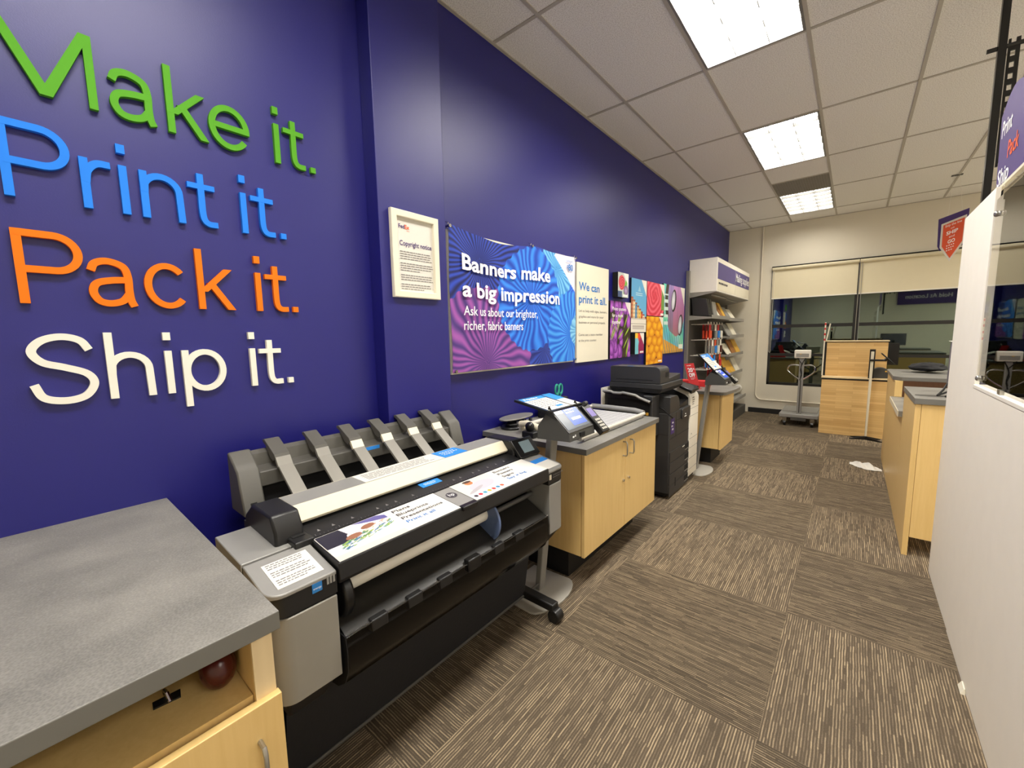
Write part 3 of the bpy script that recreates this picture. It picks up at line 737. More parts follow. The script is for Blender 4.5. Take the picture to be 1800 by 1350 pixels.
POST = [('poster', 'poster of purple aubergines with green stems, left of the town poster', 3.857, 4.347, 1.258, 1.845, .02, eggplants, (70, 84)),
        ('poster', 'tall poster of colourful town houses under a blue sky on the wall', 4.36, 4.79, 1.527, 2.118, .02, town, (96, 140)),
        ('poster', 'square poster of a pink red rose above the orange fruit poster', 4.80, 5.37, 1.722, 2.12, .022, rose, (110, 90)),
        ('poster', 'poster of yellow orange fruit below the rose poster behind the copier', 4.79, 5.338, 1.135, 1.713, .026, apricots, (90, 90)),
        ('poster', 'wide mural poster in turquoise and violet nearest the retail shelves', 5.35, 6.20, 1.245, 2.142, .018, mural, (150, 150)),
        ('canvas', 'small thick canvas of a red flower, above the aubergine poster', 3.94, 4.19, 1.884, 2.131, .06, flowers, (60, 60)),
        ('canvas', 'small thick canvas in red and magenta below the town poster', 4.398, 4.648, 1.281, 1.516, .055, abstract, (60, 60))]
for nm, lb, a, b_, c_, d_, x, fn, res in POST:
    t = thing('wall_' + nm, lb, nm, (.0, (a + b_) / 2, c_), 'printed samples on the blue wall')
    MB().box(.001, x, a, b_, c_, d_).build('board', M['void'] if nm == 'canvas' else M['black'], t, smooth=0)
    picture('print', t, (x + .001, a, c_), (0, b_ - a, 0), (0, 0, d_ - c_), *res, fn, M['pic'])
    if fn is eggplants:
        for k, (s_, wd) in enumerate((('Photo posters', .33), ('for a room', .25), ('together', .2))): text(s_, (x + .001, a + .04, 1.752 - .068 * k), UY, UZ, .034, M['textw'], t, width=wd, bold=.01)
UX = Vector((1, 0, 0))
def d_handle(name, parent, x, y, z0, z1, m, out=.03, r=.005):
    return MB().tube([(x, y, z0), (x + out * .8, y, z0), (x + out, y, z0 + .012), (x + out, y, z1 - .012), (x + out * .8, y, z1), (x, y, z1)], r, 10).build(name, m, parent)
# ------------------------------------------------------------------ near storage counter
t = thing('base_cabinet', 'maple base cabinet with an open shelf and handled door, nearest the camera', 'cabinet', (.5, -.25, 0))
b = MB().box(.02, .995, .25, .288, .1, .889).box(.02, .995, -.90, -.865, .1, .889).box(.02, .04, -.865, .25, .1, .889).box(.04, .96, -.865, .25, .1, .13)
b.build('carcass', M['maple'], t, smooth=0, bevel=.001)
MB().box(.04, .985, -.864, .249, .732, .752).build('shelf', M['maple'], t, smooth=0)
MB().box(.96, 1.0, .2505, .2895, .10, .8885).build('edge_strip', M['maple_edge'], t, smooth=0)
MB().box(.05, .90, -.86, .27, 0, .1).build('toe_kick', M['kick'], t, smooth=0)
d = MB().box(.996, 1.016, -.285, .294, .105, .744).build('door', M['maple'], t, smooth=0, bevel=.0015)
d_handle('handle', d, 1.016, .245, .50, .665, M['steel'])
d = MB().box(.996, 1.016, -.895, -.29, .105, .744).build('door', M['maple'], t, smooth=0, bevel=.0015)
d_handle('handle', d, 1.016, -.335, .50, .665, M['steel'])
tag(edge_band(MB().box(.0, 1.018, -.92, .302, .8895, .93).build('worktop', M['lam'], smooth=0, bevel=.002), M['edge']), 'worn grey speckled worktop in the near left corner', 'worktop')
t = thing('metal_clip', 'small black diamond shaped metal clip lying on the open shelf', 'clip', (.855, .13, .752))
MB().prism([(.845, .108), (.866, .106), (.872, .150), (.848, .154)], 'z', .7525, .756).build('plate', M['blacks'], t, smooth=0)
MB().tube([(.842, .13, .757), (.85, .128, .772), (.862, .13, .772), (.872, .133, .757)], .004, 8).build('spring', M['chrome'], t)
t = thing('glossy_pot', 'dark red glossy rounded pot in the corner of the open shelf', 'pot', (.90, .212, .752))
MB().ball((.90, .212, .796), .042, .034, .0435, 20, 14).build('body', M['dred'], t)
MB().tube([(.90, .212, .834), (.90, .212, .846)], .02, 16).build('rim', M['dred'], t)

# ------------------------------------------------------------------ two door cabinet with the trimmer
def cabinet(label, x1, y0, y1, doors, kx, ky0, ky1):
    t = thing('base_cabinet', label, 'cabinet', (x1 / 2, (y0 + y1) / 2, 0))
    MB().box(.02, x1 - .024, y0, y1, .205, .825).build('carcass', M['maple'], t, smooth=0, bevel=.001)
    MB().box(.05, kx, ky0, ky1, 0, .205).build('toe_kick', M['kick'], t, smooth=0)
    ds = []
    for a, b in doors: ds.append(MB().box(x1 - .02, x1, a, b, .2, .823).build('door', M['maple'], t, smooth=0, bevel=.0015))
    return t, ds
t, ds = cabinet('maple two door cabinet under the paper trimmer', .787, 2.0, 3.10, ((2.002, 2.548), (2.552, 3.098)), .637, 2.07, 3.04)
d_handle('handle', ds[0], .787, 2.512, .70, .795, M['steel']); d_handle('handle', ds[1], .787, 2.62, .695, .79, M['steel'])
MB().cyl((.787, 2.515, .529), (.797, 2.515, .529), .009, 14).build('lock', M['chrome'], ds[0]); MB().cyl((.787, 2.60, .527), (.797, 2.60, .527), .009, 14).build('lock', M['chrome'], ds[1])
tag(edge_band(MB().box(.0, .806, 1.988, 3.112, .8255, .86).build('worktop', M['lam'], smooth=0, bevel=.002), M['edge']), 'grey worktop carrying the paper trimmer beside the first kiosk', 'worktop')
t, ds = cabinet('narrow maple cabinet on a black plinth behind the second kiosk', .852, 4.90, 5.47, ((4.902, 5.468),), .725, 5.03, 5.46)
pts = [(0, 4.83), (.84, 4.83)] + [(.84 + .055 * math.sin(a), 4.885 - .055 * math.cos(a)) for a in np.linspace(.2, PI / 2, 5)] + [(.925, 5.2)] + [(.86 + .06 * math.cos(a), 5.46 + .06 * math.sin(a)) for a in np.linspace(0, PI / 2, 5)] + [(0, 5.52)]
tag(edge_band(MB().prism(pts, 'z', .8255, .86).build('worktop', M['lam'], smooth=30, bevel=.002), M['edge']), 'grey round cornered worktop behind the second kiosk', 'worktop')

# ------------------------------------------------------------------ paper trimmer and the things around it
t = thing('paper_trimmer', 'long rotary paper trimmer with a grey gridded board on the cabinet top', 'paper trimmer', (.47, 2.58, .86))
MB().box(.26, .70, 2.15, 3.04, .8605, .884).build('board', M['board'], t, smooth=0, bevel=.002)
g = MB()
for k in range(1, 9): g.box(.27 + k * .046, .2712 + k * .046, 2.16, 3.03, .884, .8845)
for k in range(1, 18): g.box(.27, .69, 2.16 + k * .048, 2.1612 + k * .048, .884, .8845)
g.build('grid', M['textg'], t, smooth=0)
MB().cyl((.705, 2.09, .889), (.705, 3.06, .889), .013, 14).build('front_rail', M['lrail'], t)
MB().cyl((.245, 2.10, .905), (.245, 3.10, .905), .013, 14).box(.215, .24, 2.12, 3.08, .862, .9).build('back_rail', M['lrail'], t)
MB().tube([(.245, 2.13, .89), (.245, 2.11, .92), (.30, 2.1, .93), (.38, 2.1, .915), (.43, 2.1, .897), (.46, 2.1, .885)], .022, 12).build('end_bracket', M['cream'], t, label='cream plastic end bracket')
MB().tube([(.245, 3.06, .88), (.245, 3.08, .905), (.40, 3.085, .905), (.62, 3.085, .902), (.70, 3.07, .892)], .02, 12).build('end_bracket', M['silver'], t, label='grey end bracket')
MB().box(.20, .29, 2.78, 2.90, .885, .945).cyl((.29, 2.84, .915), (.30, 2.84, .915), .028, 20).build('cutting_head', M['blacks'], t, bevel=.006)
t = thing('trimmer_end', 'black knobbed base forming the near end of the paper trimmer', 'trimmer end', (.37, 2.04, .86))  # stands for the black knob and base of the trimmer's near end
MB().box(.325, .42, 2.01, 2.075, .8605, .90).build('base', M['black'], t, bevel=.006)
MB().ball((.365, 2.045, .926), .032, .028, .032, 16, 10).build('knob', M['blacks'], t)
t = thing('hole_punch', 'black desk punch with chrome pins and a grey lever plate by the wall', 'hole punch', (.13, 2.26, .86))
pl = [(.11 + .10 * math.cos(a), 2.25 + .16 * math.sin(a)) for a in np.linspace(0, 2 * PI, 24, endpoint=False)]
MB().prism(pl, 'z', .8605, .878).build('base', M['blacks'], t, bevel=.006)
MB().ball((.10, 2.22, .888), .055, .09, .022).build('mechanism', M['black'], t)
for y in (2.2, 2.28, 2.35): MB().cyl((.14, y, .878), (.14, y, .91), .013, 12).build('pin', M['chrome'], t)
pl = [(.09 + .075 * math.cos(a), 2.25 + .17 * math.sin(a)) for a in np.linspace(0, 2 * PI, 24, endpoint=False)]
MB().prism(pl, 'z', .922, .932).build('lever_plate', M['galv'], t, bevel=.003)
MB().cyl((.09, 2.18, .90), (.09, 2.18, .922), .02, 12).cyl((.09, 2.31, .90), (.09, 2.31, .922), .02, 12).build('support', M['black'], t)
t = thing('pen_tray', 'black desk tray behind the kiosk holding the scissors', 'tray', (.11, 2.72, .86))
MB().box(.04, .19, 2.58, 2.86, .8605, .876).box(.04, .055, 2.58, 2.86, .876, .985).box(.175, .19, 2.58, 2.86, .876, .97).box(.055, .175, 2.58, 2.595, .876, .98).box(.055, .175, 2.845, 2.86, .876, .98).build('bin', M['black'], t, bevel=.003, smooth=0)
MB().tube([(.11, 2.6, .99), (.11, 2.72, 1.0), (.12, 2.87, .985)], .02, 10).build('handle', M['blacks'], t)
t = thing('scissors', 'teal handled scissors standing upright with finger loops up', 'scissors', (.09, 2.80, .877))
MB().box(.088, .092, 2.815, 2.827, .878, 1.0).build('blades', M['steel'], t, smooth=0)
for s_, cy in ((-1, 2.775), (1, 2.83)):
    ring = [(.09, cy + .024 * math.cos(a) + s_ * .0, 1.065 + .042 * math.sin(a)) for a in np.linspace(0, 2 * PI, 17)]
    MB().tube(ring, .008, 8, cap=False).tube([(.09, 2.82 + s_ * .003, .995), (.09, cy + s_ * .003, 1.033)], .007, 8).build('handle', M['teal'], t)

# ------------------------------------------------------------------ self service kiosks
K = thing('print_kiosk', 'charcoal touch screen kiosk on a leaning post, just past the wide format printer', 'kiosk', (.57, 1.85, 0), 'self service kiosks')
pl = [(.40, 1.65)] + [(.66 + .085 * math.sin(a) , 1.84 - .2 * math.cos(a)) for a in np.linspace(0, PI, 11)] + [(.40, 2.03)]
MB().prism(pl, 'z', 0.0, .012).build('base_plate', M['lgrey'], K, bevel=.002)
def sec(x, z, hw, hx): return [(x - hx, 1.85 - hw, z), (x + hx, 1.85 - hw, z), (x + hx, 1.85 + hw, z), (x - hx, 1.85 + hw, z)]
MB().hexa(sec(.575, .012, .028, .018), sec(.672, .968, .032, .02)).build('post', M['post'], K, bevel=.006)
HP = [(.877, .975), (.868, 1.017), (.752, 1.122), (.742, 1.118), (.68, 1.034), (.675, .966)]
MB().prism(HP, 'y', 1.70, 1.955).build('head', M['dgrey'], K, bevel=.003, smooth=0)
a, c_ = Vector((.868, 0, 1.017)), Vector((.752, 0, 1.122)); up = (c_ - a)          # screen slope
def onscr(y, k, off=0.):
    n = Vector((up.z, 0, -up.x)).normalized(); p = a + up * k + n * off; return Vector((p.x, y, p.z))
f = MB().slab([onscr(1.702, .0, .004), onscr(1.953, .0, .004), onscr(1.953, 1.02, .004), onscr(1.702, 1.02, .004)], .004).build('bezel', M['blacks'], K, smooth=0)
MB().slab([onscr(1.712, .10, .0055), onscr(1.93, .10, .0055), onscr(1.93, .93, .0055), onscr(1.712, .93, .0055)], .001).build('display', M['screen'], f, smooth=0)
MB().slab([onscr(1.79, .2, .0062), onscr(1.922, .2, .0062), onscr(1.922, .93, .0062), onscr(1.79, .93, .0062)], .0005).build('login_box', M['scrb'], f, smooth=0)
MB().slab([onscr(1.716, .76, .0062), onscr(1.785, .76, .0062), onscr(1.785, .9, .0062), onscr(1.716, .9, .0062)], .0005).build('corner_box', M['scrw'], f, smooth=0)
un = up.normalized()
smallprint(onscr(1.80, .8, .0064), UY, un, .1, 2, .018, M['textw'], f, th=.5, seed=5, name='screen_print')
k_ = MB()
for i in range(7): k_.slab([onscr(1.812 + i * .013, .4, .0066), onscr(1.822 + i * .013, .4, .0066), onscr(1.822 + i * .013, .5, .0066), onscr(1.812 + i * .013, .5, .0066)], .0004)
k_.build('input_boxes', M['textw'], f, smooth=0)
for yy in (1.698, 1.949): MB().prism([(.80, 1.075), (.752, 1.145), (.735, 1.10)], 'y', yy, yy + .008).build('side_fin', M['blacks'], K, smooth=0)
MB().box(.868, .8785, 1.80, 1.845, .985, 1.006).build('card_slot', M['void'], K, smooth=0)
MB().box(.874, .8765, 1.73, 1.742, .992, 1.0).box(.874, .8765, 1.752, 1.757, .994, 1.004).build('mark', M['textw'], K, smooth=0)
# payment terminal on the kiosk's far side
def onp(y, k, off=0.): 
    A, B_ = Vector((.925, 0, .985)), Vector((.79, 0, 1.115)); w_ = B_ - A; n = Vector((w_.z, 0, -w_.x)).normalized(); p = A + w_ * k + n * off; return Vector((p.x, y, p.z))
p = MB().slab([onp(1.962, 0), onp(2.042, 0), onp(2.042, 1), onp(1.962, 1)], .034).build('payment_terminal', M['blacks'], K, bevel=.005)
MB().slab([onp(1.972, .56, .001), onp(2.025, .56, .001), onp(2.025, .86, .001), onp(1.972, .86, .001)], .001).build('display', M['scrp'], p, smooth=0)
kp = MB()
for i in range(3):
    for j in range(4): kp.slab([onp(1.975 + i * .0175, .08 + j * .105, .003), onp(1.988 + i * .0175, .08 + j * .105, .003), onp(1.988 + i * .0175, .145 + j * .105, .003), onp(1.975 + i * .0175, .145 + j * .105, .003)], .003)
kp.build('keypad', M['lgrey'], p, smooth=0)
MB().tube([onp(1.985, 1.03, .006), onp(2.012, 1.03, .006)], .012, 12).build('reader_knob', M['dgrey'], p)
MB().box(.70, .86, 1.955, 1.99, .985, 1.01).build('terminal_bracket', M['black'], K, smooth=0)
# sign board above the screen
A_, B2 = Vector((.768, 0, 1.124)), Vector((.55, 0, 1.163)); wv = B2 - A_
def ons(y, k, off=0.):
    n = Vector((wv.z, 0, -wv.x)).normalized(); q_ = A_ + wv * k + n * off; return Vector((q_.x, y, q_.z))
f = MB().slab([ons(1.675, -.02), ons(2.0, -.02), ons(2.0, 1.02), ons(1.675, 1.02)], .012).build('sign_board', M['blacks'], K, smooth=0)
def band(nm, y0, y1, k0, k1, m, off): return MB().slab([ons(y0, k0, off), ons(y1, k0, off), ons(y1, k1, off), ons(y0, k1, off)], .0005).build(nm, m, f, smooth=0)
band('instruction_sheet', 1.69, 1.893, .03, .95, M['paper'], .001); band('blue_header', 1.69, 1.893, .77, .95, M['labelb'], .0016); band('blue_box', 1.80, 1.86, .13, .22, M['labelb'], .0016)
band('side_sheet', 1.907, 1.993, .03, .97, M['paper'], .001); band('side_header', 1.907, 1.993, .5, .97, M['labelb'], .0016)
text('Printing', ons(1.71, .81, .0012), UY, wv.normalized(), .02, M['textw'], f, width=.12, bold=.02)
smallprint(ons(1.705, .68, .001), UY, wv.normalized(), .175, 6, .021, M['textg'], f, th=.3, seed=8)
K2 = dup(K, (.655, 4.68, 0), 'charcoal touch screen kiosk on a leaning post, in front of the narrow maple cabinet')
for ch in K2.children:           # the second kiosk's sign board is tipped up more steeply
    if ch.name.startswith('sign_board'):
        h = Matrix.Translation((.768 - .57, 0, 1.124)); ch.matrix_local = h @ Matrix.Rotation(math.radians(36), 4, 'Y') @ h.inverted()
# ------------------------------------------------------------------ wide format printer
P = thing('wide_format_printer', 'long grey and black wide format printer with paper basket along the blue wall', 'printer', (.45, 1.06, 0))
# side modules
def rounded(x0, x1, y0, y1, r, corner):
    pts = [(x0, y0), (x1, y0), (x1, y1), (x0, y1)]; o = []
    for i, p in enumerate(pts):
        if i in corner:
            q = np.array(p); a = np.array(pts[i - 1]); c = np.array(pts[(i + 1) % 4])
            d1 = (a - q) / np.hypot(*(a - q)); d2 = (c - q) / np.hypot(*(c - q)); ce = q + (d1 + d2) * r
            for t_ in np.linspace(0, 1, 7): 
                an = t_ * PI / 2; o.append(tuple(ce - d2 * r * math.cos(an) - d1 * r * math.sin(an)))
        else: o.append(p)
    return o
for y0, y1, crn, nm in ((.35, .534, [1], 'left'), (1.622, 1.772, [2], 'right')):
    pl = rounded(.37, .80, y0, y1, .045, crn); n = len(pl)
    def zt(x): return .872 - .01 * max(0, (x - .37) / .25) if x < .62 else .862 - .03 * ((x - .62) / .18)
    top = MB(); i = 0
    top.v = [(x, y, .822) for x, y in pl] + [(x, y, zt(x)) for x, y in pl]
    # split the cap so that the slope break is a real edge
    top = MB().prism([(.37, .822), (.37, .872), (.609, .862), (.609, .822)], 'y', y0, y1)
    pf = rounded(.621, .80, y0, y1, .045, crn)
    k = len(top.v); top.v += [(x, y, .818) for x, y in pf] + [(x, y, .862 - .032 * ((x - .618) / .182)) for x, y in pf]; n = len(pf)
    top.f.append(tuple(k + j for j in reversed(range(n)))); top.f.append(tuple(k + n + j for j in range(n))); top.m += [0, 0]
    for j in range(n): j2 = (j + 1) % n; top.f.append((k + j, k + j2, k + n + j2, k + n + j)); top.m.append(0)
    top.build('top_cover', M['silver'], P, bevel=.003)
    MB().prism(rounded(.372, .798, y0 + .002, y1, .045, crn), 'z', .762, .83).build('black_band', M['black'], P)
    MB().prism(rounded(.30, .80, y0 + .01, y1 - .002, .05, crn), 'z', .50, .756).build('side_panel', M['silverd'] if nm == 'left' else M['silver'], P, bevel=.003)
    MB().prism(rounded(.302, .795, y0 + .012, y1 - .004, .05, crn), 'z', .752, .764).build('panel_gap', M['void'], P)
    MB().hexa([(.33, y0 + .06, .385), (.70, y0 + .06, .385), (.70, y1 - .01, .385), (.33, y1 - .01, .385)], [(.31, y0 + .015, .502), (.79, y0 + .03, .502), (.79, y1 - .01, .502), (.31, y1 - .01, .502)]).build('lower_fairing', M['black'], P, bevel=.008)
for y0, y1 in ((.352, .533), (1.623, 1.77)): MB().box(.6085, .6215, y0, y1, .824, .852).build('cover_seam', M['void'], P, smooth=0)
MB().box(.20, .66, .40, 1.72, .44, .80).build('chassis', M['black'], P, smooth=0)
# deck and front door
MB().prism([(.50, .80), (.50, .888), (.628, .868), (.628, .80)], 'y', .538, 1.618).build('scan_deck', M['black'], P, smooth=0)
fd = MB().prism([(.630, .79), (.630, .868), (.806, .850), (.81, .80), (.80, .785), (.70, .78)], 'y', .539, 1.617).build('front_door', M['black'], P, smooth=0, bevel=.003)
def deck(x, y, o=0.): return Vector((x, y, .868 - .018 * (x - .63) / .176 + o)) if x > .63 else Vector((x, y, .888 - .020 * (x - .50) / .128 + o))
un = (deck(.64, 0) - deck(.80, 0)).normalized()
def pic_desk(u, v):
    b = fill(u, (226, 214, 196)); b = blend(b, v > .16, (232, 228, 236))
    r = random.Random(3)
    for k in range(150):
        cx = r.uniform(.16, 1.0); cy = r.uniform(.0, .30); warm = cx > .6 and cy > .15
        b = blend(b, ellm(u, v, cx, .22 + cy + .38 * (cx - .2), r.uniform(.02, .07), r.uniform(.008, .02), .5 + r.uniform(-.3, .3)) < 1, r.choice([(196, 140, 100), (206, 170, 110), (220, 208, 200)] if warm else [(84, 130, 70), (70, 112, 150), (128, 164, 96), (200, 200, 196), (110, 150, 170), (150, 170, 70)]))
    for k in range(26): b = blend(b, ellm(u, v, r.uniform(.5, .95), r.uniform(.62, .92), .03, .006, .5) < 1, (176, 172, 184))
    b = blend(b, ((u * 1.1 + v * .2) < .55) & (v > .46) & (v > .36 + .5 * u), (38, 36, 50)); b = blend(b, ellm(u, v, .72, .98, .42, .1, -.5) < 1, (96, 90, 150))
    b = blend(b, ellm(u, v, .44, .66, .11, .10, .3) < 1, (240, 240, 244))
    b = blend(b, ellm(u, v, .40, .58, .12, .085, .3) < 1, (150, 102, 78)); return blend(b, ellm(u, v, .66, .74, .11, .08, .4) < 1, (146, 98, 74))
def pic_team(u, v):
    b = fill(u, (232, 228, 222)); b = blend(b, (u < .35) & (v > .3), (206, 220, 200)); b = blend(b, (u > .5) & (v > .7), (214, 206, 200))
    b = blend(b, ellm(u, v, .55, .55, .34, .22, .2) < 1, (196, 190, 200)); b = blend(b, ellm(u, v, .3, .42, .26, .06, .4) < 1, (176, 170, 176)); b = blend(b, ellm(u, v, .38, .84, .1, .11) < 1, (186, 120, 74))
    b = blend(b, ellm(u, v, .38, .92, .11, .06) < 1, (70, 50, 40)); b = blend(b, v < .26, (244, 240, 236))
    for k, c_ in enumerate([(60, 50, 60), (200, 40, 60), (60, 150, 180), (232, 170, 60), (200, 60, 50), (60, 130, 170), (220, 90, 60)]):
        b = blend(b, ellm(u, v, .1 + k * .12, .16, .045, .06) < 1, c_)
    return b
def poster(y0, y1, ys, fn, lines, seed):
    s_ = MB().slab([deck(.802, y0, .0015), deck(.802, y1, .0015), deck(.636, y1, .0015), deck(.636, y0, .0015)], .0008).build('printed_card', M['paper'], fd, smooth=0)
    d0 = deck(.80, y0 + .002, .002)
    picture('printed_picture', fd, d0, (0, ys - y0, 0), deck(.638, 0) - deck(.80, 0), 130, 110, fn, M['pic'])
    for s2, x, w_, m in lines: text(s2, deck(x, ys + .03, .001), UY, un, .017, M[m], fd, width=w_, bold=.01)
poster(.545, 1.03, .79, pic_desk, (('Plans', .668, .075, 'textk'), ('Blueprints', .698, .138, 'textk'), ('Presentations', .728, .185, 'textk'), ('Print it all', .758, .125, 'textb')), 1)
poster(1.118, 1.613, 1.34, pic_team, (('Banners', .668, .112, 'textk'), ('Posters', .698, .103, 'textk'), ('Signs', .728, .074, 'textk'), ('Say it big', .758, .13, 'textb')), 2)
MB().slab([deck(.80, 1.033, .001), deck(.80, 1.115, .001), deck(.638, 1.115, .001), deck(.638, 1.033, .001)], .0006).build('maker_plate', M['silver'], fd, smooth=0)
lg = MB(); c0 = deck(.70, 1.074, .0018); lg.poly([c0 + UY * .024 * math.cos(a) + un * .024 * math.sin(a) for a in np.linspace(0, 2 * PI, 28, endpoint=False)]); lg.build('round_logo', M['textk'], fd, smooth=0)
text('hp', deck(.707, 1.074, .0012), UY, un, .022, M['textw'], fd, width=.026, align='c')
MB().box(.79, .818, 1.03, 1.112, .838, .856).build('latch', M['blacks'], fd, bevel=.004)
r_ = random.Random(2); mk = MB()
for k in range(78):
    y = .56 + k * .0135; L = .010 if k % 6 == 0 else .004
    mk.poly([deck(.622, y, .0012), deck(.622, y + .0016, .0012), deck(.622 - L, y + .0016, .0012), deck(.622 - L, y, .0012)])
for y in (.58, .63, .70, .80, .84, .88, .96, 1.18, 1.22, 1.30, 1.34, 1.40, 1.46, 1.52): mk.poly([deck(.602, y - .006, .0012), deck(.602, y + .006, .0012), deck(.588, y, .0012)])
mk.build('scale_marks', M['textg'], P, smooth=0)
MB().slab([deck(.575, 1.03, .0012), deck(.575, 1.135, .0012), deck(.535, 1.135, .0012), deck(.535, 1.03, .0012)], .0006).build('blue_sticker', M['labelb'], P, smooth=0)
smallprint(deck(.553, 1.05, .001), UY, un, .07, 2, .011, M['textw'], P, seed=9)
# scanner bar
MB().prism([(.36, .87), (.36, .935), (.389, .947), (.505, .947), (.512, .943), (.545, .902), (.54, .892), (.50, .892), (.50, .87)], 'y', .54, 1.615).build('scanner_bar', M['cream'], P, smooth=0, bevel=.002)
MB().poly([(.392, .542, .9474), (.503, .542, .9474), (.503, 1.613, .9474), (.392, 1.613, .9474)]).build('bar_top', M['silver'], P, smooth=0)
MB().box(.395, .50, .815, 1.218, .9477, .9482).build('white_label', M['paper'], P, smooth=0)
smallprint((.42, .84, .9476), UY, -UX, .34, 5, .015, M['textg'], P, seed=12)
MB().box(.395, .50, 1.221, 1.365, .9477, .9484).build('blue_label', M['labelb'], P, smooth=0)
smallprint((.43, 1.245, .948), UY, -UX, .10, 3, .018, M['textw'], P, seed=13)
for y0, y1, s_ in ((.452, .5395, 1), (1.6155, 1.70, -1)):
    MB().prism([(.32, .84), (.325, .90), (.40, .954), (.555, .954), (.585, .905), (.585, .84)], 'y', y0, y1).build('bar_end_block', M['black'], P, bevel=.008)
MB().box(.53, .64, .488, .548, .83, .878).build('latch_box', M['black'], P, bevel=.004)
MB().box(.56, .60, .498, .536, .8785, .880).build('latch_window', M['void'], P, smooth=0)
MB().box(.30, .50, .455, 1.70, .84, .872).build('bar_base', M['black'], P, smooth=0)
# control panel
q = [Vector((.634, 1.615, .872)), Vector((.644, 1.772, .872)), Vector((.574, 1.772, .955)), Vector((.564, 1.615, .955))]
cp = MB().slab(q, .022).build('control_screen', M['blacks'], P, bevel=.004)
def qi(a, b_): return q[0] * (1 - a) * (1 - b_) + q[1] * a * (1 - b_) + q[2] * a * b_ + q[3] * (1 - a) * b_
nq = (q[1] - q[0]).cross(q[3] - q[0]).normalized() * .001
MB().slab([qi(.28, .2) + nq, qi(.8, .2) + nq, qi(.8, .82) + nq, qi(.28, .82) + nq], .0006).build('display', M['lcd'], cp, smooth=0)
MB().hexa([(.55, 1.66, .86), (.60, 1.66, .86), (.60, 1.73, .86), (.55, 1.73, .86)], [(.575, 1.66, .90), (.60, 1.66, .90), (.60, 1.73, .90), (.575, 1.73, .90)]).build('screen_arm', M['black'], P, smooth=0)
# stickers on the modules
def cover(x, o=.001): return .862 - .032 * ((x - .618) / .182) + o
MB().slab([(.775, .385, cover(.775)), (.775, .51, cover(.775)), (.655, .51, cover(.655)), (.655, .385, cover(.655))], .0005).build('instruction_label', M['paper'], P, smooth=0)
smallprint((.665, .393, cover(.665, .0006)), UY, Vector((-1, 0, .176)), .108, 11, .0098, M['textg'], P, seed=21, skip=(3, 7))
MB().slab([(.78, 1.64, cover(.78)), (.78, 1.755, cover(.78)), (.67, 1.755, cover(.67)), (.67, 1.64, cover(.67))], .0005).build('instruction_label', M['paper'], P, smooth=0)
MB().slab([(.705, 1.64, cover(.705, .0016)), (.705, 1.755, cover(.705, .0016)), (.67, 1.755, cover(.67, .0016)), (.67, 1.64, cover(.67, .0016))], .0005).build('label_header', M['labelb'], P, smooth=0)
MB().box(.7985, .8005, .462, .49, .793, .82).build('energy_label', M['estar'], P, smooth=0)
text('energy', (.8005, .4645, .803), UY, UZ, .006, M['textw'], P, width=.023)
w_ = MB()
for k in range(3): w_.box(.7985, .8008, .504 + k * .009, .510 + k * .009, .80, .824)
w_.build('level_windows', M['silver'], P, smooth=0)
MB().box(.7985, .8005, 1.632, 1.648, .785, .81).build('small_label', M['cream'], P, smooth=0)
smallprint((.8002, 1.66, .803), UY, UZ, .09, 2, .012, M['textg'], P, seed=22)
# paper roll, stop disc, smoked bin
MB().cyl((.70, .60, .722), (.70, 1.25, .722), .034, 28).build('paper_roll', M['offw'], P)
MB().cyl((.70, .565, .70), (.70, .60, .70), .08, 28).build('roll_hub', M['blacks'], P, bevel=.008)
MB().cyl((.70, 1.25, .695), (.70, 1.262, .695), .102, 36).cyl((.70, 1.262, .70), (.70, 1.285, .70), .03, 24).build('stop_disc', M['disc'], P, bevel=.003)
MB().cyl((.70, 1.262, .70), (.70, 1.61, .70), .012, 14).build('spindle', M['rail'], P)
MB().box(.655, .66, .545, 1.615, .50, .79).build('recess_panel', M['void'], P, smooth=0)
cv = [(.805, .612), (.812, .56), (.808, .50), (.785, .45), (.74, .415), (.68, .40), (.52, .395)]
bn = MB()
for i in range(len(cv) - 1):
    bn.poly([(cv[i][0], .546, cv[i][1]), (cv[i][0], 1.612, cv[i][1]), (cv[i + 1][0], 1.612, cv[i + 1][1]), (cv[i + 1][0], .546, cv[i + 1][1])])
bn.build('smoked_bin', M['smoke'], P, smooth=60)
MB().tube([(.805, .546, .613), (.805, 1.612, .613)], .004, 8).build('bin_lip', M['acrylic'], P)
MB().slab([(.795, .55, .607), (.795, 1.61, .607), (.664, 1.61, .672), (.664, .55, .672)], .003).build('paper_guide', M['guide'], P, smooth=0)
MB().prism([(.665, .59), (.80, .57), (.785, .46), (.74, .425), (.665, .415)], 'y', .55, 1.61).build('bin_liner', M['kick'], P, smooth=0)
for y in (.66, .80, .94, 1.24, 1.38): MB().box(.785, .81, y - .03, y + .03, .578, .617).build('bin_clip', M['black'], P, bevel=.004)
MB().box(.785, .816, 1.05, 1.12, .578, .628).build('bin_handle', M['blacks'], P, bevel=.005)
for y in (.546, 1.604): MB().prism(cv + [(.52, .60)], 'y', y - .002, y + .002).build('bin_side', M['black'], P, smooth=0)
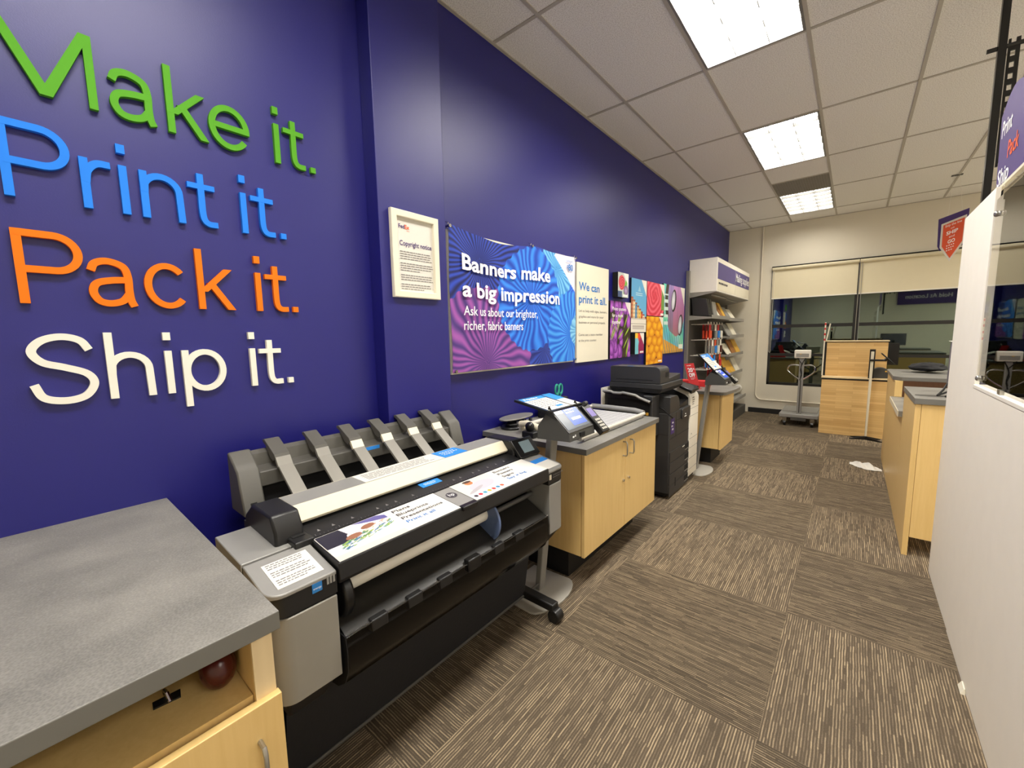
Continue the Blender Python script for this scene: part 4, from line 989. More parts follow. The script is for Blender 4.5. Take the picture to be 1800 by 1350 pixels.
# basket, rod, stand
bk = MB()
for (x0, z0), (x1, z1) in (((.66, .43), (.63, .25)), ((.63, .25), (.604, .075)), ((.604, .075), (.50, .03)), ((.50, .03), (.30, .12)), ((.30, .12), (.25, .44))):
    bk.poly([(x0, .42, z0), (x0, 1.66, z0), (x1, 1.66, z1), (x1, .42, z1)])
bk.build('paper_basket', M['bag'], P, smooth=50)
MB().cyl((.606, .36, .078), (.606, 1.79, .078), .007, 10).build('basket_rod', M['rail'], P)
for y in (.44, 1.68):
    lg_ = MB().box(.34, .40, y - .03, y + .03, .09, .45).build('leg', M['black'], P, bevel=.006)
    MB().hexa([(.10, y - .035, .075), (.80, y - .03, .062), (.80, y + .03, .062), (.10, y + .035, .075)], [(.10, y - .03, .115), (.80, y - .025, .10), (.80, y + .025, .10), (.10, y + .03, .115)]).build('foot', M['black'], P, bevel=.006)
    for x in (.14, .80):
        w1 = MB().cyl((x, y - .028, .036), (x, y + .028, .036), .0355, 22).build('caster', M['blacks'], P, bevel=.006)
# rear stacker
F0 = .12
for y0, y1 in ((.47, .545), (1.50, 1.58)):
    MB().prism([(.12, .86), (.12, 1.08), (.135, 1.084), (.185, 1.045), (.215, 1.02), (.262, .86)], 'y', y0, y1).build('stacker_cheek', M['stack'], P, bevel=.006)
MB().prism([(.12, .98), (.12, 1.072), (.14, 1.06), (.15, 1.015), (.185, 1.005), (.185, .98)], 'y', .545, 1.50).build('stacker_trough', M['stack'], P, smooth=0)
MB().prism([(.185, .945), (.185, 1.008), (.215, 1.004), (.215, .945)], 'y', .545, 1.50).build('stacker_beam', M['stack'], P, bevel=.004)
MB().box(.13, .19, .545, 1.50, .86, .945).build('stacker_recess', M['void'], P, smooth=0)
for k, y in enumerate((.628, .783, .938, 1.093, 1.247, 1.40)):
    hk = MB().prism([(.105, 1.105), (.125, 1.108), (.215, 1.06), (.222, 1.045), (.20, 1.03), (.17, 1.04), (.13, 1.085), (.105, 1.095)], 'y', y - .028, y + .028).build('stacker_arm', M['stack'], P, bevel=.002, smooth=0)
    MB().prism([(.212, 1.046), (.224, 1.050), (.246, 1.018), (.234, 1.012)], 'y', y - .027, y + .027).build('hinge', M['cream'] if k > 1 else M['stackl'], hk, smooth=0)
    MB().prism([(.234, 1.016), (.246, 1.020), (.375, .925), (.365, .918)], 'y', y - .026, y + .026).build('strap', M['stackl'], hk, smooth=0)
MB().slab([(.2155, .985, .985), (.2155, 1.06, .985), (.2155, 1.06, 1.001), (.2155, .985, 1.001)], .0006).build('blue_strip', M['labelb'], P, smooth=0)
MB().slab([(.2535, .495, .89), (.2535, .517, .89), (.2495, .517, .905), (.2495, .495, .905)], .001).build('button', M['void'], P, smooth=0)
MB().slab([(.2535, 1.53, .89), (.2535, 1.55, .89), (.2495, 1.55, .905), (.2495, 1.53, .905)], .001).build('button', M['void'], P, smooth=0)
# ------------------------------------------------------------------ copier
C = thing('copier', 'tall black office copier with a white front strip and paper drawers', 'copier', (.4, 3.95, 0))
MB().box(.08, .715, 3.63, 4.19, .055, .80).build('body', M['copier'], C, bevel=.01)
for x in (.15, .64):
    for y in (3.70, 4.35): MB().cyl((x, y - .02, .028), (x, y + .02, .028), .0275, 16).build('caster', M['blacks'], C)
MB().box(.10, .70, 3.65, 4.44, .03, .06).build('plinth', M['kick'], C, smooth=0)
sh = [(3.63, .795), (3.63, .945), (3.72, .945)] + [(3.79 + .10 * math.sin(a), .845 + .10 * math.cos(a)) for a in np.linspace(0, PI / 2, 8)] + [(3.89, .795)]
MB().prism(sh, 'x', .08, .715).build('left_shoulder', M['copier'], C, bevel=.004)
MB().box(.08, .36, 3.89, 4.19, .795, .985).box(.08, .34, 3.63, 3.89, .94, .985).build('rear_column', M['black'], C, smooth=0)
MB().prism([(3.89, .795), (3.89, .82), (4.19, .86), (4.19, .795)], 'x', .36, .70).build('output_tray', M['black'], C, smooth=0)
MB().box(.50, .62, 3.95, 4.10, .82, .90).build('tray_support', M['blacks'], C, bevel=.01)
# seams, handles, drawers on the dark front
s = MB()
for z in (.71, .565, .43): s.box(.7145, .7165, 3.64, 4.185, z, z + .003)
s.box(.7145, .7165, 3.80, 3.803, .565, .79).build('seam', M['void'], C, smooth=0)
sd = MB()
for z in (.80, .60): sd.box(.12, .70, 3.6285, 3.6305, z, z + .003)
sd.build('side_seam', M['void'], C, smooth=0)
MB().tube([(.50, 3.628, .865), (.60, 3.628, .855), (.66, 3.628, .83), (.714, 3.635, .78), (.716, 3.70, .75)], .006, 8).build('grip_slot', M['void'], C)
MB().prism([(3.94, .70), (3.94, .79), (3.97, .80), (4.185, .80), (4.185, .70)], 'x', .7155, .728).build('front_flap', M['copier'], C, bevel=.006)
for k, z in enumerate((.43, .325, .215, .11)):
    d = MB().box(.7155, .72, 3.645, 4.186, z - .085, z + .012).build('drawer', M['copier'], C, smooth=0, bevel=.002)
    MB().box(.7205, .7215, 4.07, 4.186, z - .05, z + .0).build('drawer_grip', M['void'], d, smooth=0)
    MB().box(.7205, .724, 4.07, 4.186, z - .058, z - .051).build('grip_edge', M['galv'], d, smooth=0)
MB().box(.7205, .722, 3.99, 4.05, .418, .426).build('level_light', M['offw'], C, smooth=0)
MB().box(.7205, .722, 3.80, 3.812, .09, .17).build('vent_slot', M['void'], C, smooth=0)
MB().box(.7155, .717, 3.66, 3.75, .605, .745).build('purple_sticker', M['signp'], C, smooth=0)
smallprint((.7172, 3.67, .70), UY, UZ, .07, 3, .03, M['textw'], C, th=.5, seed=31)
MB().box(.7282, .7292, 4.02, 4.04, .735, .745).box(.7282, .7292, 4.0, 4.06, .715, .721).build('maker_mark', M['textw'], C, smooth=0)
# white column with slanted arm
MB().prism([(.10, .06), (.70, .06), (.70, .87), (.68, .895), (.45, .985), (.10, .985)], 'y', 4.192, 4.463).build('column_core', M['void'], C, smooth=0)
wf = [(.701, .07), (.72, .065), (.724, .075), (.724, .86), (.715, .89), (.69, .915), (.46, 1.01), (.44, 1.0), (.45, .986), (.67, .896), (.70, .87)]
MB().prism(wf, 'y', 4.19, 4.466).build('white_cover', M['offw'], C, bevel=.005)
l = MB()
for z in (.76, .685, .455, .36, .25, .14): l.box(.7235, .725, 4.192, 4.464, z, z + .003)
l.build('cover_seam', M['textg'], C, smooth=0)
smallprint((.7242, 4.25, .86), UY, UZ, .075, 4, .022, M['textk'], C, th=.45, seed=33)
MB().cyl((.724, 4.25, .50), (.7255, 4.25, .50), .008, 10).build('lock', M['galv'], C)
cp = MB().slab([(.762, 4.10, .957), (.762, 4.34, .957), (.60, 4.34, 1.015), (.60, 4.10, 1.015)], .022).build('control_panel', M['blacks'], C, bevel=.004)
MB().slab([(.75, 4.112, .9625), (.75, 4.328, .9625), (.625, 4.328, 1.0072), (.625, 4.112, 1.0072)], .0006).build('panel_glass', M['copier'], cp, smooth=0)
MB().hexa([(.60, 4.26, .93), (.70, 4.26, .89), (.70, 4.40, .89), (.60, 4.40, .93)], [(.64, 4.26, .992), (.74, 4.26, .968), (.74, 4.40, .968), (.64, 4.40, .992)]).build('panel_arm', M['black'], C, smooth=0)
# scanner and feeder
MB().hexa([(.21, 3.53, .985), (.65, 3.53, .985), (.65, 4.05, .985), (.21, 4.05, .985)], [(.19, 3.51, 1.02), (.682, 3.51, 1.02), (.682, 4.07, 1.02), (.19, 4.07, 1.02)]).build('scanner_base', M['copier'], C, smooth=0)
MB().box(.19, .682, 3.51, 4.07, 1.0205, 1.068).build('scanner', M['copier'], C, bevel=.006)
fe = [(.20, 1.07), (.20, 1.21), (.215, 1.218)] + [(.62 + .045 * math.sin(a), 1.172 + .045 * math.cos(a)) for a in np.linspace(0, PI / 2, 7)] + [(.665, 1.07)]
MB().prism(fe, 'y', 3.51, 3.735).build('document_feeder', M['copier'], C, bevel=.004)
MB().box(.26, .60, 3.508, 3.511, 1.098, 1.102).build('feeder_seam', M['void'], C, smooth=0)
MB().poly([(.28, 3.512, 1.2185), (.60, 3.512, 1.2185), (.60, 3.54, 1.2185), (.28, 3.54, 1.2185)]).build('feeder_strip', M['silver'], C, smooth=0)
MB().poly([(.36, 3.513, 1.2188), (.42, 3.513, 1.2188), (.42, 3.535, 1.2188), (.36, 3.535, 1.2188)]).build('blue_sticker', M['labelb'], C, smooth=0)
MB().box(.662, .667, 3.64, 3.715, 1.12, 1.165).build('feeder_notch', M['void'], C, smooth=0)
MB().prism([(3.74, 1.07), (3.74, 1.10), (4.06, 1.125), (4.06, 1.07)], 'x', .22, .66).build('feed_tray', M['copier'], C, bevel=.004)
MB().prism([(3.80, 1.105), (3.80, 1.165), (3.88, 1.112)], 'x', .60, .61).prism([(3.80, 1.105), (3.80, 1.165), (3.88, 1.112)], 'x', .30, .31).build('paper_guide', M['galv'], C, smooth=0)
# side output unit toward the cabinet
MB().prism([(.17, .60), (.17, .975), (.62, .965), (.62, .60)], 'y', 3.46, 3.63).build('side_unit', M['copier'], C, bevel=.006)
MB().box(.20, .60, 3.452, 3.462, .80, .925).build('side_opening', M['void'], C, smooth=0)
MB().hexa([(.19, 3.40, .975), (.50, 3.40, .955), (.50, 3.60, .975), (.19, 3.60, .985)], [(.19, 3.39, .993), (.50, 3.39, .975), (.50, 3.60, .985), (.19, 3.60, .995)]).hexa([(.50, 3.40, .955), (.61, 3.42, .905), (.61, 3.60, .93), (.50, 3.60, .97)], [(.50, 3.39, .975), (.62, 3.41, .925), (.62, 3.60, .945), (.50, 3.60, .985)]).build('output_flap', M['blacks'], C, smooth=0)
MB().tube([(.19, 3.385, .996), (.27, 3.385, .995), (.29, 3.385, .985), (.36, 3.385, .985), (.38, 3.385, .992), (.50, 3.385, .976), (.53, 3.395, .955), (.62, 3.40, .925)], .012, 8).build('flap_edge', M['silver'], C)
MB().box(.57, .59, 3.44, 3.452, .80, .822).build('yellow_tab', M['yellow'], C, smooth=0)
MB().box(.15, .165, 3.42, 3.60, .86, 1.015).build('side_guard', M['offw'], C, smooth=0)
# red sign on the narrow cabinet's worktop
t = thing('sale_sign', 'tilted red 20 percent off sign behind the copier', 'sign', (.5, 5.0, .86))
Q0, QR, QU = Vector((.495, 4.975, .862)), Vector((.100, .016, .010)), Vector((-.088, .025, .286))
Q = [Q0, Q0 + QR, Q0 + QR + QU, Q0 + QU]
MB().slab(Q, .003).build('card', M['red'], t, smooth=0)
def sg(a, b_): return Q[0] * (1 - a) * (1 - b_) + Q[1] * a * (1 - b_) + Q[2] * a * b_ + Q[3] * (1 - a) * b_
un2 = sg(.3, .9) - sg(.3, .1); ud = sg(.9, .6) - sg(.1, .6)
text('20', sg(.2, .66), ud, un2, .046, M['textw'], t, width=.052, bold=.03); text('%', sg(.76, .74), ud, un2, .018, M['textw'], t, width=.016, bold=.02)
text('OFF', sg(.2, .46), ud, un2, .044, M['textw'], t, width=.064, bold=.03)
smallprint(sg(.22, .9), ud, un2, .06, 1, .016, M['textw'], t, th=.5, seed=41); smallprint(sg(.3, .40), ud, un2, .05, 2, .012, M['textw'], t, seed=42)
MB().box(.50, .60, 4.97, 5.06, .8605, .865).build('foot', M['acrylic'], t, smooth=0)
tag(MB().box(.06, .62, 5.22, 5.36, .8605, .93).build('display_tray', M['red'], bevel=.003), 'long red display tray on the worktop behind the sale sign', 'tray')

# ------------------------------------------------------------------ retail shelving
S = thing('shelf_unit', 'grey gondola shelving with a white header box in the far left corner', 'shelves', (.2, 7.52, 0))
SY = (6.33, 7.52, 8.70)
for y in SY: MB().box(.002, .045, y - .03, y + .03, 0, 2.40).build('upright', M['galv'], S, smooth=0)
MB().box(.004, .02, 6.36, 8.67, .1, 2.38).build('back_panel', M['rail'], S, smooth=0)
MB().box(.02, .42, 6.36, 8.70, 0.0, .16).build('base_deck', M['rail'], S, smooth=0)
hd = MB().box(.005, .385, 6.43, 8.71, 2.095, 2.566).build('header_box', M['white'], S, smooth=0, bevel=.004)
for a, b_ in ((6.46, 7.56), (7.58, 8.69)):
    MB().box(.3855, .388, a, b_, 2.27, 2.50).build('header_panel', M['signl'], hd, smooth=0)
    MB().box(.3855, .3875, a, b_, 2.115, 2.268).build('header_strip', M['ivory'], hd, smooth=0)
text('Mailing supplies', (.388, 7.60, 2.335), UY, UZ, .125, M['textw'], hd, width=1.05, bold=.01)
smallprint((.3875, 6.52, 2.20), UY, UZ, .8, 1, .07, M['textk'], hd, th=.4, seed=51)
MB().prism([(.02, 2.02), (.385, 2.085), (.385, 2.094), (.02, 2.094)], 'y', 6.43, 8.71).build('canopy', M['shelfg'], S, smooth=0)
MB().tube([(.30, 6.55, 2.05), (.30, 7.4, 2.05)], .012, 10).tube([(.25, 7.6, 2.05), (.25, 8.5, 2.05)], .012, 10).build('lamp_tube', M['shelfg'], S)
def shelf(y0, y1, z, d=.33, lip=.03, tilt=.03):
    MB().prism([(.02, z + tilt), (d, z), (d, z - .022), (.02, z + tilt - .03)], 'y', y0, y1).box(d, d + .004, y0, y1, z - .022, z + lip).prism([(.02, z + tilt), (.02, z + tilt - .07), (d, z - .022), (d, z)], 'y', y0 - .004, y0).prism([(.02, z + tilt), (.02, z + tilt - .07), (d, z - .022), (d, z)], 'y', y1, y1 + .004).build('shelf', M['shelfg'], S, smooth=0)
shelf(6.44, 7.50, 1.735); shelf(7.54, 8.66, 1.72)
for z in (1.44, 1.13, .80): shelf(7.54, 8.66, z, d=.345)
shelf(6.44, 8.66, .34, d=.42)
# pegged packets on the near bay
hk_rows = ((1.635, .23), (1.40, .23), (1.165, .22), (.95, .2))
cols_n = [('white', 'offw'), ('maroon', 'dred'), ('red', 'red'), ('orange', 'signo'), ('black', 'blacks'), ('silver', 'silver'), ('blue', 'labelb')]
rr_ = random.Random(5); names = ('top', 'second', 'third', 'lowest')
ordn = ('nearest', 'second', 'third', 'fourth', 'fifth', 'sixth')
for r, (z, h) in enumerate(hk_rows):
    for k in range(6):
        y = 6.55 + .165 * k + .02 * (r % 2)
        MB().tube([(.02, y, z), (.26, y, z), (.27, y, z + .015)], .004, 6).box(.255, .262, y - .016, y + .016, z + .004, z + .034).build('hook', M['offw'], S, smooth=0)
        if k == 0 or (r, k) in ((1, 1), (2, 1), (3, 1), (3, 2)): continue
        cn, mk = cols_n[(k * 2 + r * 3 + (k > 2)) % 7]; c2, mk2 = cols_n[(k + r + 2) % 7]
        n = 3 if k < 5 else 2
        t = thing('hanging_packet', '%s carded packets hanging on the %s row of pegs, %s from the copier side' % (cn, names[r], ordn[k - 1]), 'packet', (.16, y, z - h), 'carded packets on the pegs')
        pk = MB(); bl = MB()
        for q_ in range(n):
            x = .245 - .045 * q_
            pk.box(x - .002, x, y - .052, y + .052, z - h + .002 * q_, z - .004)
            bl.box(x, x + .022, y - .04, y + .04, z - h + .02, z - h * .42)
        pk.build('card', M[mk], t, smooth=0); bl.build('blister', M[mk2], t, smooth=0, bevel=.004)
def lean(lbl, cat, nm, y0, y1, z, h, m, g_, x0=.30, th=.02, back=.12):
    return tag(MB().hexa([(x0 - th, y0, z), (x0, y0, z - .002), (x0, y1, z - .002), (x0 - th, y1, z)], [(x0 - back - th, y0, z + h), (x0 - back, y0, z + h), (x0 - back, y1, z + h), (x0 - back - th, y1, z + h)]).build(nm, M[m], smooth=0, bevel=.002), lbl, cat, g_)
for k in range(4):
    y = 6.47 + .062 * k
    tag(MB().hexa([(.06, y, 1.772), (.29, y, 1.75), (.29, y + .034, 1.75), (.06, y + .034, 1.772)], [(.04, y - .03, 2.03), (.25, y - .03, 2.0), (.25, y + .004, 2.0), (.04, y + .004, 2.03)]).build('mailing_box', M['blacks' if k % 2 else 'copier'], smooth=0, bevel=.003),
        'black flat mailing box leaning on the top shelf, %s of four from the copier side' % ('first', 'second', 'third', 'fourth')[k], 'box', 'black boxes on the top shelf')
tag(MB().hexa([(.08, 6.74, 1.772), (.29, 6.74, 1.752), (.29, 6.95, 1.752), (.08, 6.95, 1.772)], [(.06, 6.70, 2.0), (.26, 6.70, 1.97), (.26, 6.91, 1.97), (.06, 6.91, 2.0)]).build('mailing_box', M['silver'], smooth=0, bevel=.003), 'grey mailing box beside the black boxes on the top shelf', 'box')
lean('white envelope pack between the grey box and the kraft envelopes', 'envelope', 'envelope_pack', 7.0, 7.12, 1.748, .19, 'ivory', 'envelopes on the shelves')
lean('brown kraft envelope pack on the near top shelf', 'envelope', 'envelope_pack', 7.14, 7.30, 1.748, .22, 'kraft', 'envelopes on the shelves')
lean('yellow padded envelope pack at the far end of the near top shelf', 'envelope', 'envelope_pack', 7.32, 7.47, 1.748, .24, 'yellow', 'envelopes on the shelves')
lean('grey envelope pack at the start of the far top shelf', 'envelope', 'envelope_pack', 7.6, 7.85, 1.732, .2, 'silver', 'envelopes on the shelves')
lean('white envelope pack in the middle of the far top shelf', 'envelope', 'envelope_pack', 7.9, 8.2, 1.732, .18, 'ivory', 'envelopes on the shelves')
for k, (z, items) in enumerate(((1.452, (('grey', 'silver', .2), ('white', 'ivory', .22), ('pale grey', 'shelfg', .1))), (1.142, (('white', 'ivory', .18), ('brown', 'kraft', .24), ('yellow', 'yellow', .24))), (.812, (('yellow', 'yellow', .28), ('gold', 'yellow', .2), ('white', 'ivory', .24))))):
    for j, (cn, mk, h) in enumerate(items):
        lean('%s envelope pack on the %s shelf of the far bay, %s' % (cn, ('second', 'third', 'fourth')[k], ('near end', 'middle', 'far end')[j]), 'envelope', 'envelope_pack', 7.58 + .36 * j, 7.88 + .36 * j, z, h, mk, 'envelopes on the shelves', x0=.32)
for k, (y, z) in enumerate(((6.6, .43), (7.2, .43), (7.8, .43), (7.9, .60), (8.3, .43))):
    tag(MB().cyl((.26, y, z + .01), (.26, y + .5, z + .01), .078, 20).build('wrap_roll', M['bwrap']), 'white roll of packing wrap on the bottom shelf, %s' % ('nearest the copier', 'second from the copier', 'under the stacked roll', 'stacked on top', 'nearest the back wall')[k], 'roll', 'white wrap rolls')
# ------------------------------------------------------------------ packing desk
t = thing('packing_desk', 'butcher block panelled packing desk seen from behind before the window', 'desk', (1.96, 7.85, 0))
MB().box(1.598, 2.318, 7.524, 7.55, 0, .80).build('front_panel', M['butcher'], t, smooth=0)
MB().box(1.605, 2.31, 7.55, 8.25, 0.0, .80).build('carcass', M['maple'], t, smooth=0)
MB().box(1.592, 2.324, 7.52, 8.27, .80, .822).build('desk_edge', M['blacks'], t, smooth=0)
MB().box(1.592, 2.324, 7.515, 8.27, .8225, .842).build('desk_top', M['maple_edge'], t, smooth=0)
MB().box(1.625, 2.30, 7.70, 7.725, .8425, 1.335).build('hutch_panel', M['butcher'], t, smooth=0)
MB().box(1.604, 1.624, 7.69, 8.0, .8425, 1.34).box(1.604, 2.31, 7.69, 8.0, 1.336, 1.345).build('hutch_frame', M['blacks'], t, smooth=0)
MB().box(1.60, 2.312, 7.688, 8.0, 1.3455, 1.358).build('hutch_top', M['maple_edge'], t, smooth=0)
MB().box(2.301, 2.415, 7.71, 7.98, 1.02, 1.318).build('side_bin', M['blacks'], t, smooth=0)
MB().box(1.578, 1.603, 7.70, 7.76, .8425, 1.49).build('stick_holder', M['blacks'], t, smooth=0)
t = thing('measuring_stick', 'red and white striped stick standing in the holder at the left of the packing desk', 'stick', (1.59, 7.69, .843))
MB().tube([(1.59, 7.684, .844), (1.592, 7.684, 1.63)], .009, 8).build('shaft', M['ivory'], t)
z = MB()
for a in (1.36, 1.44, 1.52, 1.59): z.tube([(1.5914, 7.684, a), (1.5915, 7.684, a + .03)], .0096, 8)
z.build('stripes', M['red'], t)
tag(MB().tube([(1.612, 7.684, 1.359), (1.648, 7.684, 1.61)], .008, 8).build('measuring_stick', M['ivory']), 'slim white stick leaning on top of the packing desk beside the striped one', 'stick')
t = thing('tool_case', 'dark grey dome shaped case with an orange sticker on the packing desk ledge', 'case', (2.23, 7.60, .842))
dm = [(2.12, .843)] + [(2.23 - .12 * math.cos(a), .865 + .125 * math.sin(a)) for a in np.linspace(0, PI, 15)] + [(2.35, .843)]
MB().prism(dm, 'y', 7.545, 7.66).build('body', M['dgrey'], t, bevel=.008)
MB().box(2.282, 2.312, 7.541, 7.546, .93, .948).build('sticker', M['yellow'], t, smooth=0)

# ------------------------------------------------------------------ tablet stand
t = thing('tablet_stand', 'slim white pole stand with a black cross foot holding a tilted tablet', 'stand', (2.13, 7.38, 0))
MB().hexa([(2.118, 7.37, .02), (2.142, 7.37, .02), (2.142, 7.39, .02), (2.118, 7.39, .02)], [(2.118, 7.37, 1.215), (2.150, 7.37, 1.215), (2.150, 7.39, 1.215), (2.118, 7.39, 1.215)]).build('pole', M['cream'], t, bevel=.004)
MB().box(2.105, 2.165, 7.391, 7.405, .85, 1.245).build('back_rail', M['blacks'], t, smooth=0)
f = MB()
for dx, dy in ((-.16, -.06), (.16, -.10), (-.15, .09), (.15, .08)): f.hexa([(2.115, 7.365, 0), (2.145, 7.365, 0), (2.13 + dx + .012, 7.38 + dy, 0), (2.13 + dx - .012, 7.38 + dy, 0)], [(2.115, 7.365, .05), (2.145, 7.365, .05), (2.13 + dx + .012, 7.38 + dy, .012), (2.13 + dx - .012, 7.38 + dy, .012)])
f.build('cross_foot', M['blacks'], t, smooth=0)
MB().tube([(2.11, 7.36, 1.10), (2.28, 7.36, 1.10)], .014, 10).tube([(2.25, 7.36, 1.10), (2.29, 7.36, 1.12)], .018, 10).build('arm', M['blacks'], t)
tb = MB().slab([(2.228, 7.28, 1.20), (2.36, 7.28, 1.06), (2.36, 7.46, 1.06), (2.228, 7.46, 1.20)], .016).build('tablet', M['blacks'], t, bevel=.004)

# ------------------------------------------------------------------ floor scale
t = thing('floor_scale', 'wheeled grey floor scale with a column, loop handles and a display head', 'scale', (1.32, 8.1, 0))
MB().box(1.06, 1.58, 7.80, 8.62, .135, .20).build('platform_frame', M['silver'], t, bevel=.012)
MB().box(1.085, 1.555, 8.0, 8.6, .20, .212).build('platform', M['shelfg'], t, smooth=0)
MB().box(1.22, 1.42, 7.785, 7.82, .10, .15).build('frame_bracket', M['rail'], t, smooth=0)
for x in (1.14, 1.50):
    for y in (7.84, 8.54):
        MB().cyl((x - .016, y, .045), (x + .016, y, .045), .0445, 18).build('wheel', M['blacks'], t)
        MB().prism([(y - .04, .135), (y + .04, .135), (y + .03, .075), (y, .05), (y - .03, .075)], 'x', x - .026, x + .026).build('wheel_fork', M['chrome'], t, smooth=0)
MB().box(1.29, 1.352, 7.83, 7.86, .19, 1.10).build('column', M['silver'], t, bevel=.004)
MB().box(1.313, 1.329, 7.8275, 7.8295, .22, .74).build('column_slot', M['rail'], t, smooth=0)
hd = MB().box(1.22, 1.435, 7.80, 7.88, 1.085, 1.215).build('display_head', M['offw'], t, bevel=.014)
MB().box(1.245, 1.41, 7.797, 7.8, 1.105, 1.16).build('head_plate', M['shelfg'], hd, smooth=0)
MB().box(1.29, 1.315, 7.796, 7.799, 1.15, 1.158).build('head_label', M['yellow'], hd, smooth=0)
hp = []
for s_ in (-1, 1):
    pts = spl([(1.321 + s_ * .02, 7.845, .97), (1.321 + s_ * .10, 7.845, .98), (1.321 + s_ * .155, 7.845, .965), (1.321 + s_ * .178, 7.845, .92), (1.321 + s_ * .165, 7.845, .875), (1.321 + s_ * .10, 7.845, .81), (1.321 + s_ * .02, 7.845, .75)], 6)
    MB().tube([(p[0], 7.845, p[2]) if len(p) == 3 else p for p in pts], .012, 10).build('loop_handle', M['chrome'], t)
MB().tube([(1.27, 7.79, 1.09), (1.29, 7.81, 1.05), (1.325, 7.815, 1.0), (1.31, 7.815, .9), (1.33, 7.815, .82), (1.31, 7.815, .74)], .006, 6).tube([(1.37, 7.79, 1.09), (1.34, 7.81, 1.03), (1.315, 7.815, .95), (1.33, 7.815, .85), (1.315, 7.815, .78)], .006, 6).build('cable', M['cable'], t)

# ------------------------------------------------------------------ service counter on the right
t = thing('service_counter', 'long maple service counter along the right side with a lowered middle', 'counter', (2.6, 5.05, 0))
MB().box(2.256, 2.285, 3.668, 4.40, 0, 1.024).box(2.256, 2.282, 4.404, 5.38, 0, .818).box(2.256, 2.282, 5.38, 6.43, 0, 1.016).build('front_panel', M['maple'], t, smooth=0, bevel=.001)
MB().box(2.287, 3.3, 3.67, 3.69, .13, 1.024).build('end_panel', M['maple'], t, smooth=0)
MB().box(2.287, 3.3, 4.36, 4.398, .13, 1.024).build('inner_panel', M['maple'], t, smooth=0)
MB().box(2.287, 3.3, 5.362, 5.378, .864, 1.016).build('raised_panel', M['darkwood'], t, smooth=0, label='dark brown panel under the raised worktop')
MB().box(2.287, 3.3, 6.40, 6.43, 0, 1.016).build('far_panel', M['maple'], t, smooth=0)
MB().box(2.257, 2.31, 5.345, 5.378, .864, 1.016).build('panel_post', M['maple'], t, smooth=0)
MB().box(2.90, 3.2, 3.8, 4.3, 0, .13).build('inner_plinth', M['kick'], t, smooth=0)
tag(edge_band(MB().prism([(2.25, 3.655), (3.3, 3.655), (3.3, 4.40), (2.25, 4.40)], 'z', 1.0245, 1.062).build('worktop', M['lam'], smooth=0, bevel=.002), M['edge']), 'grey worktop with a cable hole on the near end of the service counter', 'worktop')
tag(MB().box(2.232, 3.1, 4.405, 5.36, .8185, .862).box(2.228, 2.2318, 4.404, 5.361, .818, .8625, 1).build('worktop', [M['lam'], M['cream']], smooth=0), 'low grey ledge worktop in the middle of the service counter', 'worktop')
pts = [(2.30, 5.36), (3.3, 5.36), (3.3, 6.45), (2.26, 6.45), (2.244, 6.40), (2.244, 5.45)]
tag(edge_band(MB().prism(pts, 'z', 1.0165, 1.052).build('worktop', M['lam'], smooth=0, bevel=.002), M['edge']), 'raised grey worktop on the far end of the service counter, under the black bag', 'worktop')
tag(MB().prism([(2.34 + .075 * math.cos(a), 3.84 + .04 * math.sin(a)) for a in np.linspace(0, 2 * PI, 20, endpoint=False)], 'z', 1.0622, 1.064).build('cable_grommet', M['rail'], smooth=0), 'oval grey cable grommet in the near counter worktop', 'grommet')
tag(MB().tube([(2.37, 3.83, 1.068), (2.40, 3.88, 1.10), (2.44, 3.98, 1.16), (2.52, 4.06, 1.20)], .006, 8).tube([(2.375, 3.845, 1.068), (2.42, 3.9, 1.085), (2.47, 3.98, 1.125), (2.56, 4.06, 1.15)], .006, 8).build('monitor_cables', M['cable']), 'pair of black cables rising out of the counter grommet', 'cables')
tag(MB().tube([(2.40, 3.80, 1.067), (2.46, 3.80, 1.067), (2.6, 3.78, 1.067)], .007, 8).build('pen', M['blacks']), 'black pen lying on the near counter worktop beside the grommet', 'pen')
t = thing('counter_monitor', 'grey backed monitor behind the white partition on the near worktop', 'monitor', (2.66, 4.05, 1.062))
MB().box(2.43, 2.90, 3.99, 4.03, 1.13, 1.415).build('screen_body', M['monitor'], t, bevel=.004)
MB().box(2.6, 2.74, 3.98, 4.14, 1.0625, 1.074).build('foot', M['black'], t, smooth=0)
MB().box(2.645, 2.695, 4.03, 4.06, 1.074, 1.25).build('neck', M['black'], t, smooth=0)
tag(MB().slab([(2.425, 3.96, 1.4185), (2.56, 3.96, 1.425), (2.56, 4.06, 1.4265), (2.425, 4.06, 1.42)], .002).build('card', M['paper'], smooth=0), 'white card resting on top of the counter monitor', 'card')
bm_ = MB().ball((2.54, 6.05, 1.112), .14, .17, .046, 22, 12, jit=.22)
tag(bm_.build('duffel_bag', M['bag'], smooth=60, sub=1), 'black crumpled fabric bag lying on the raised worktop', 'bag')
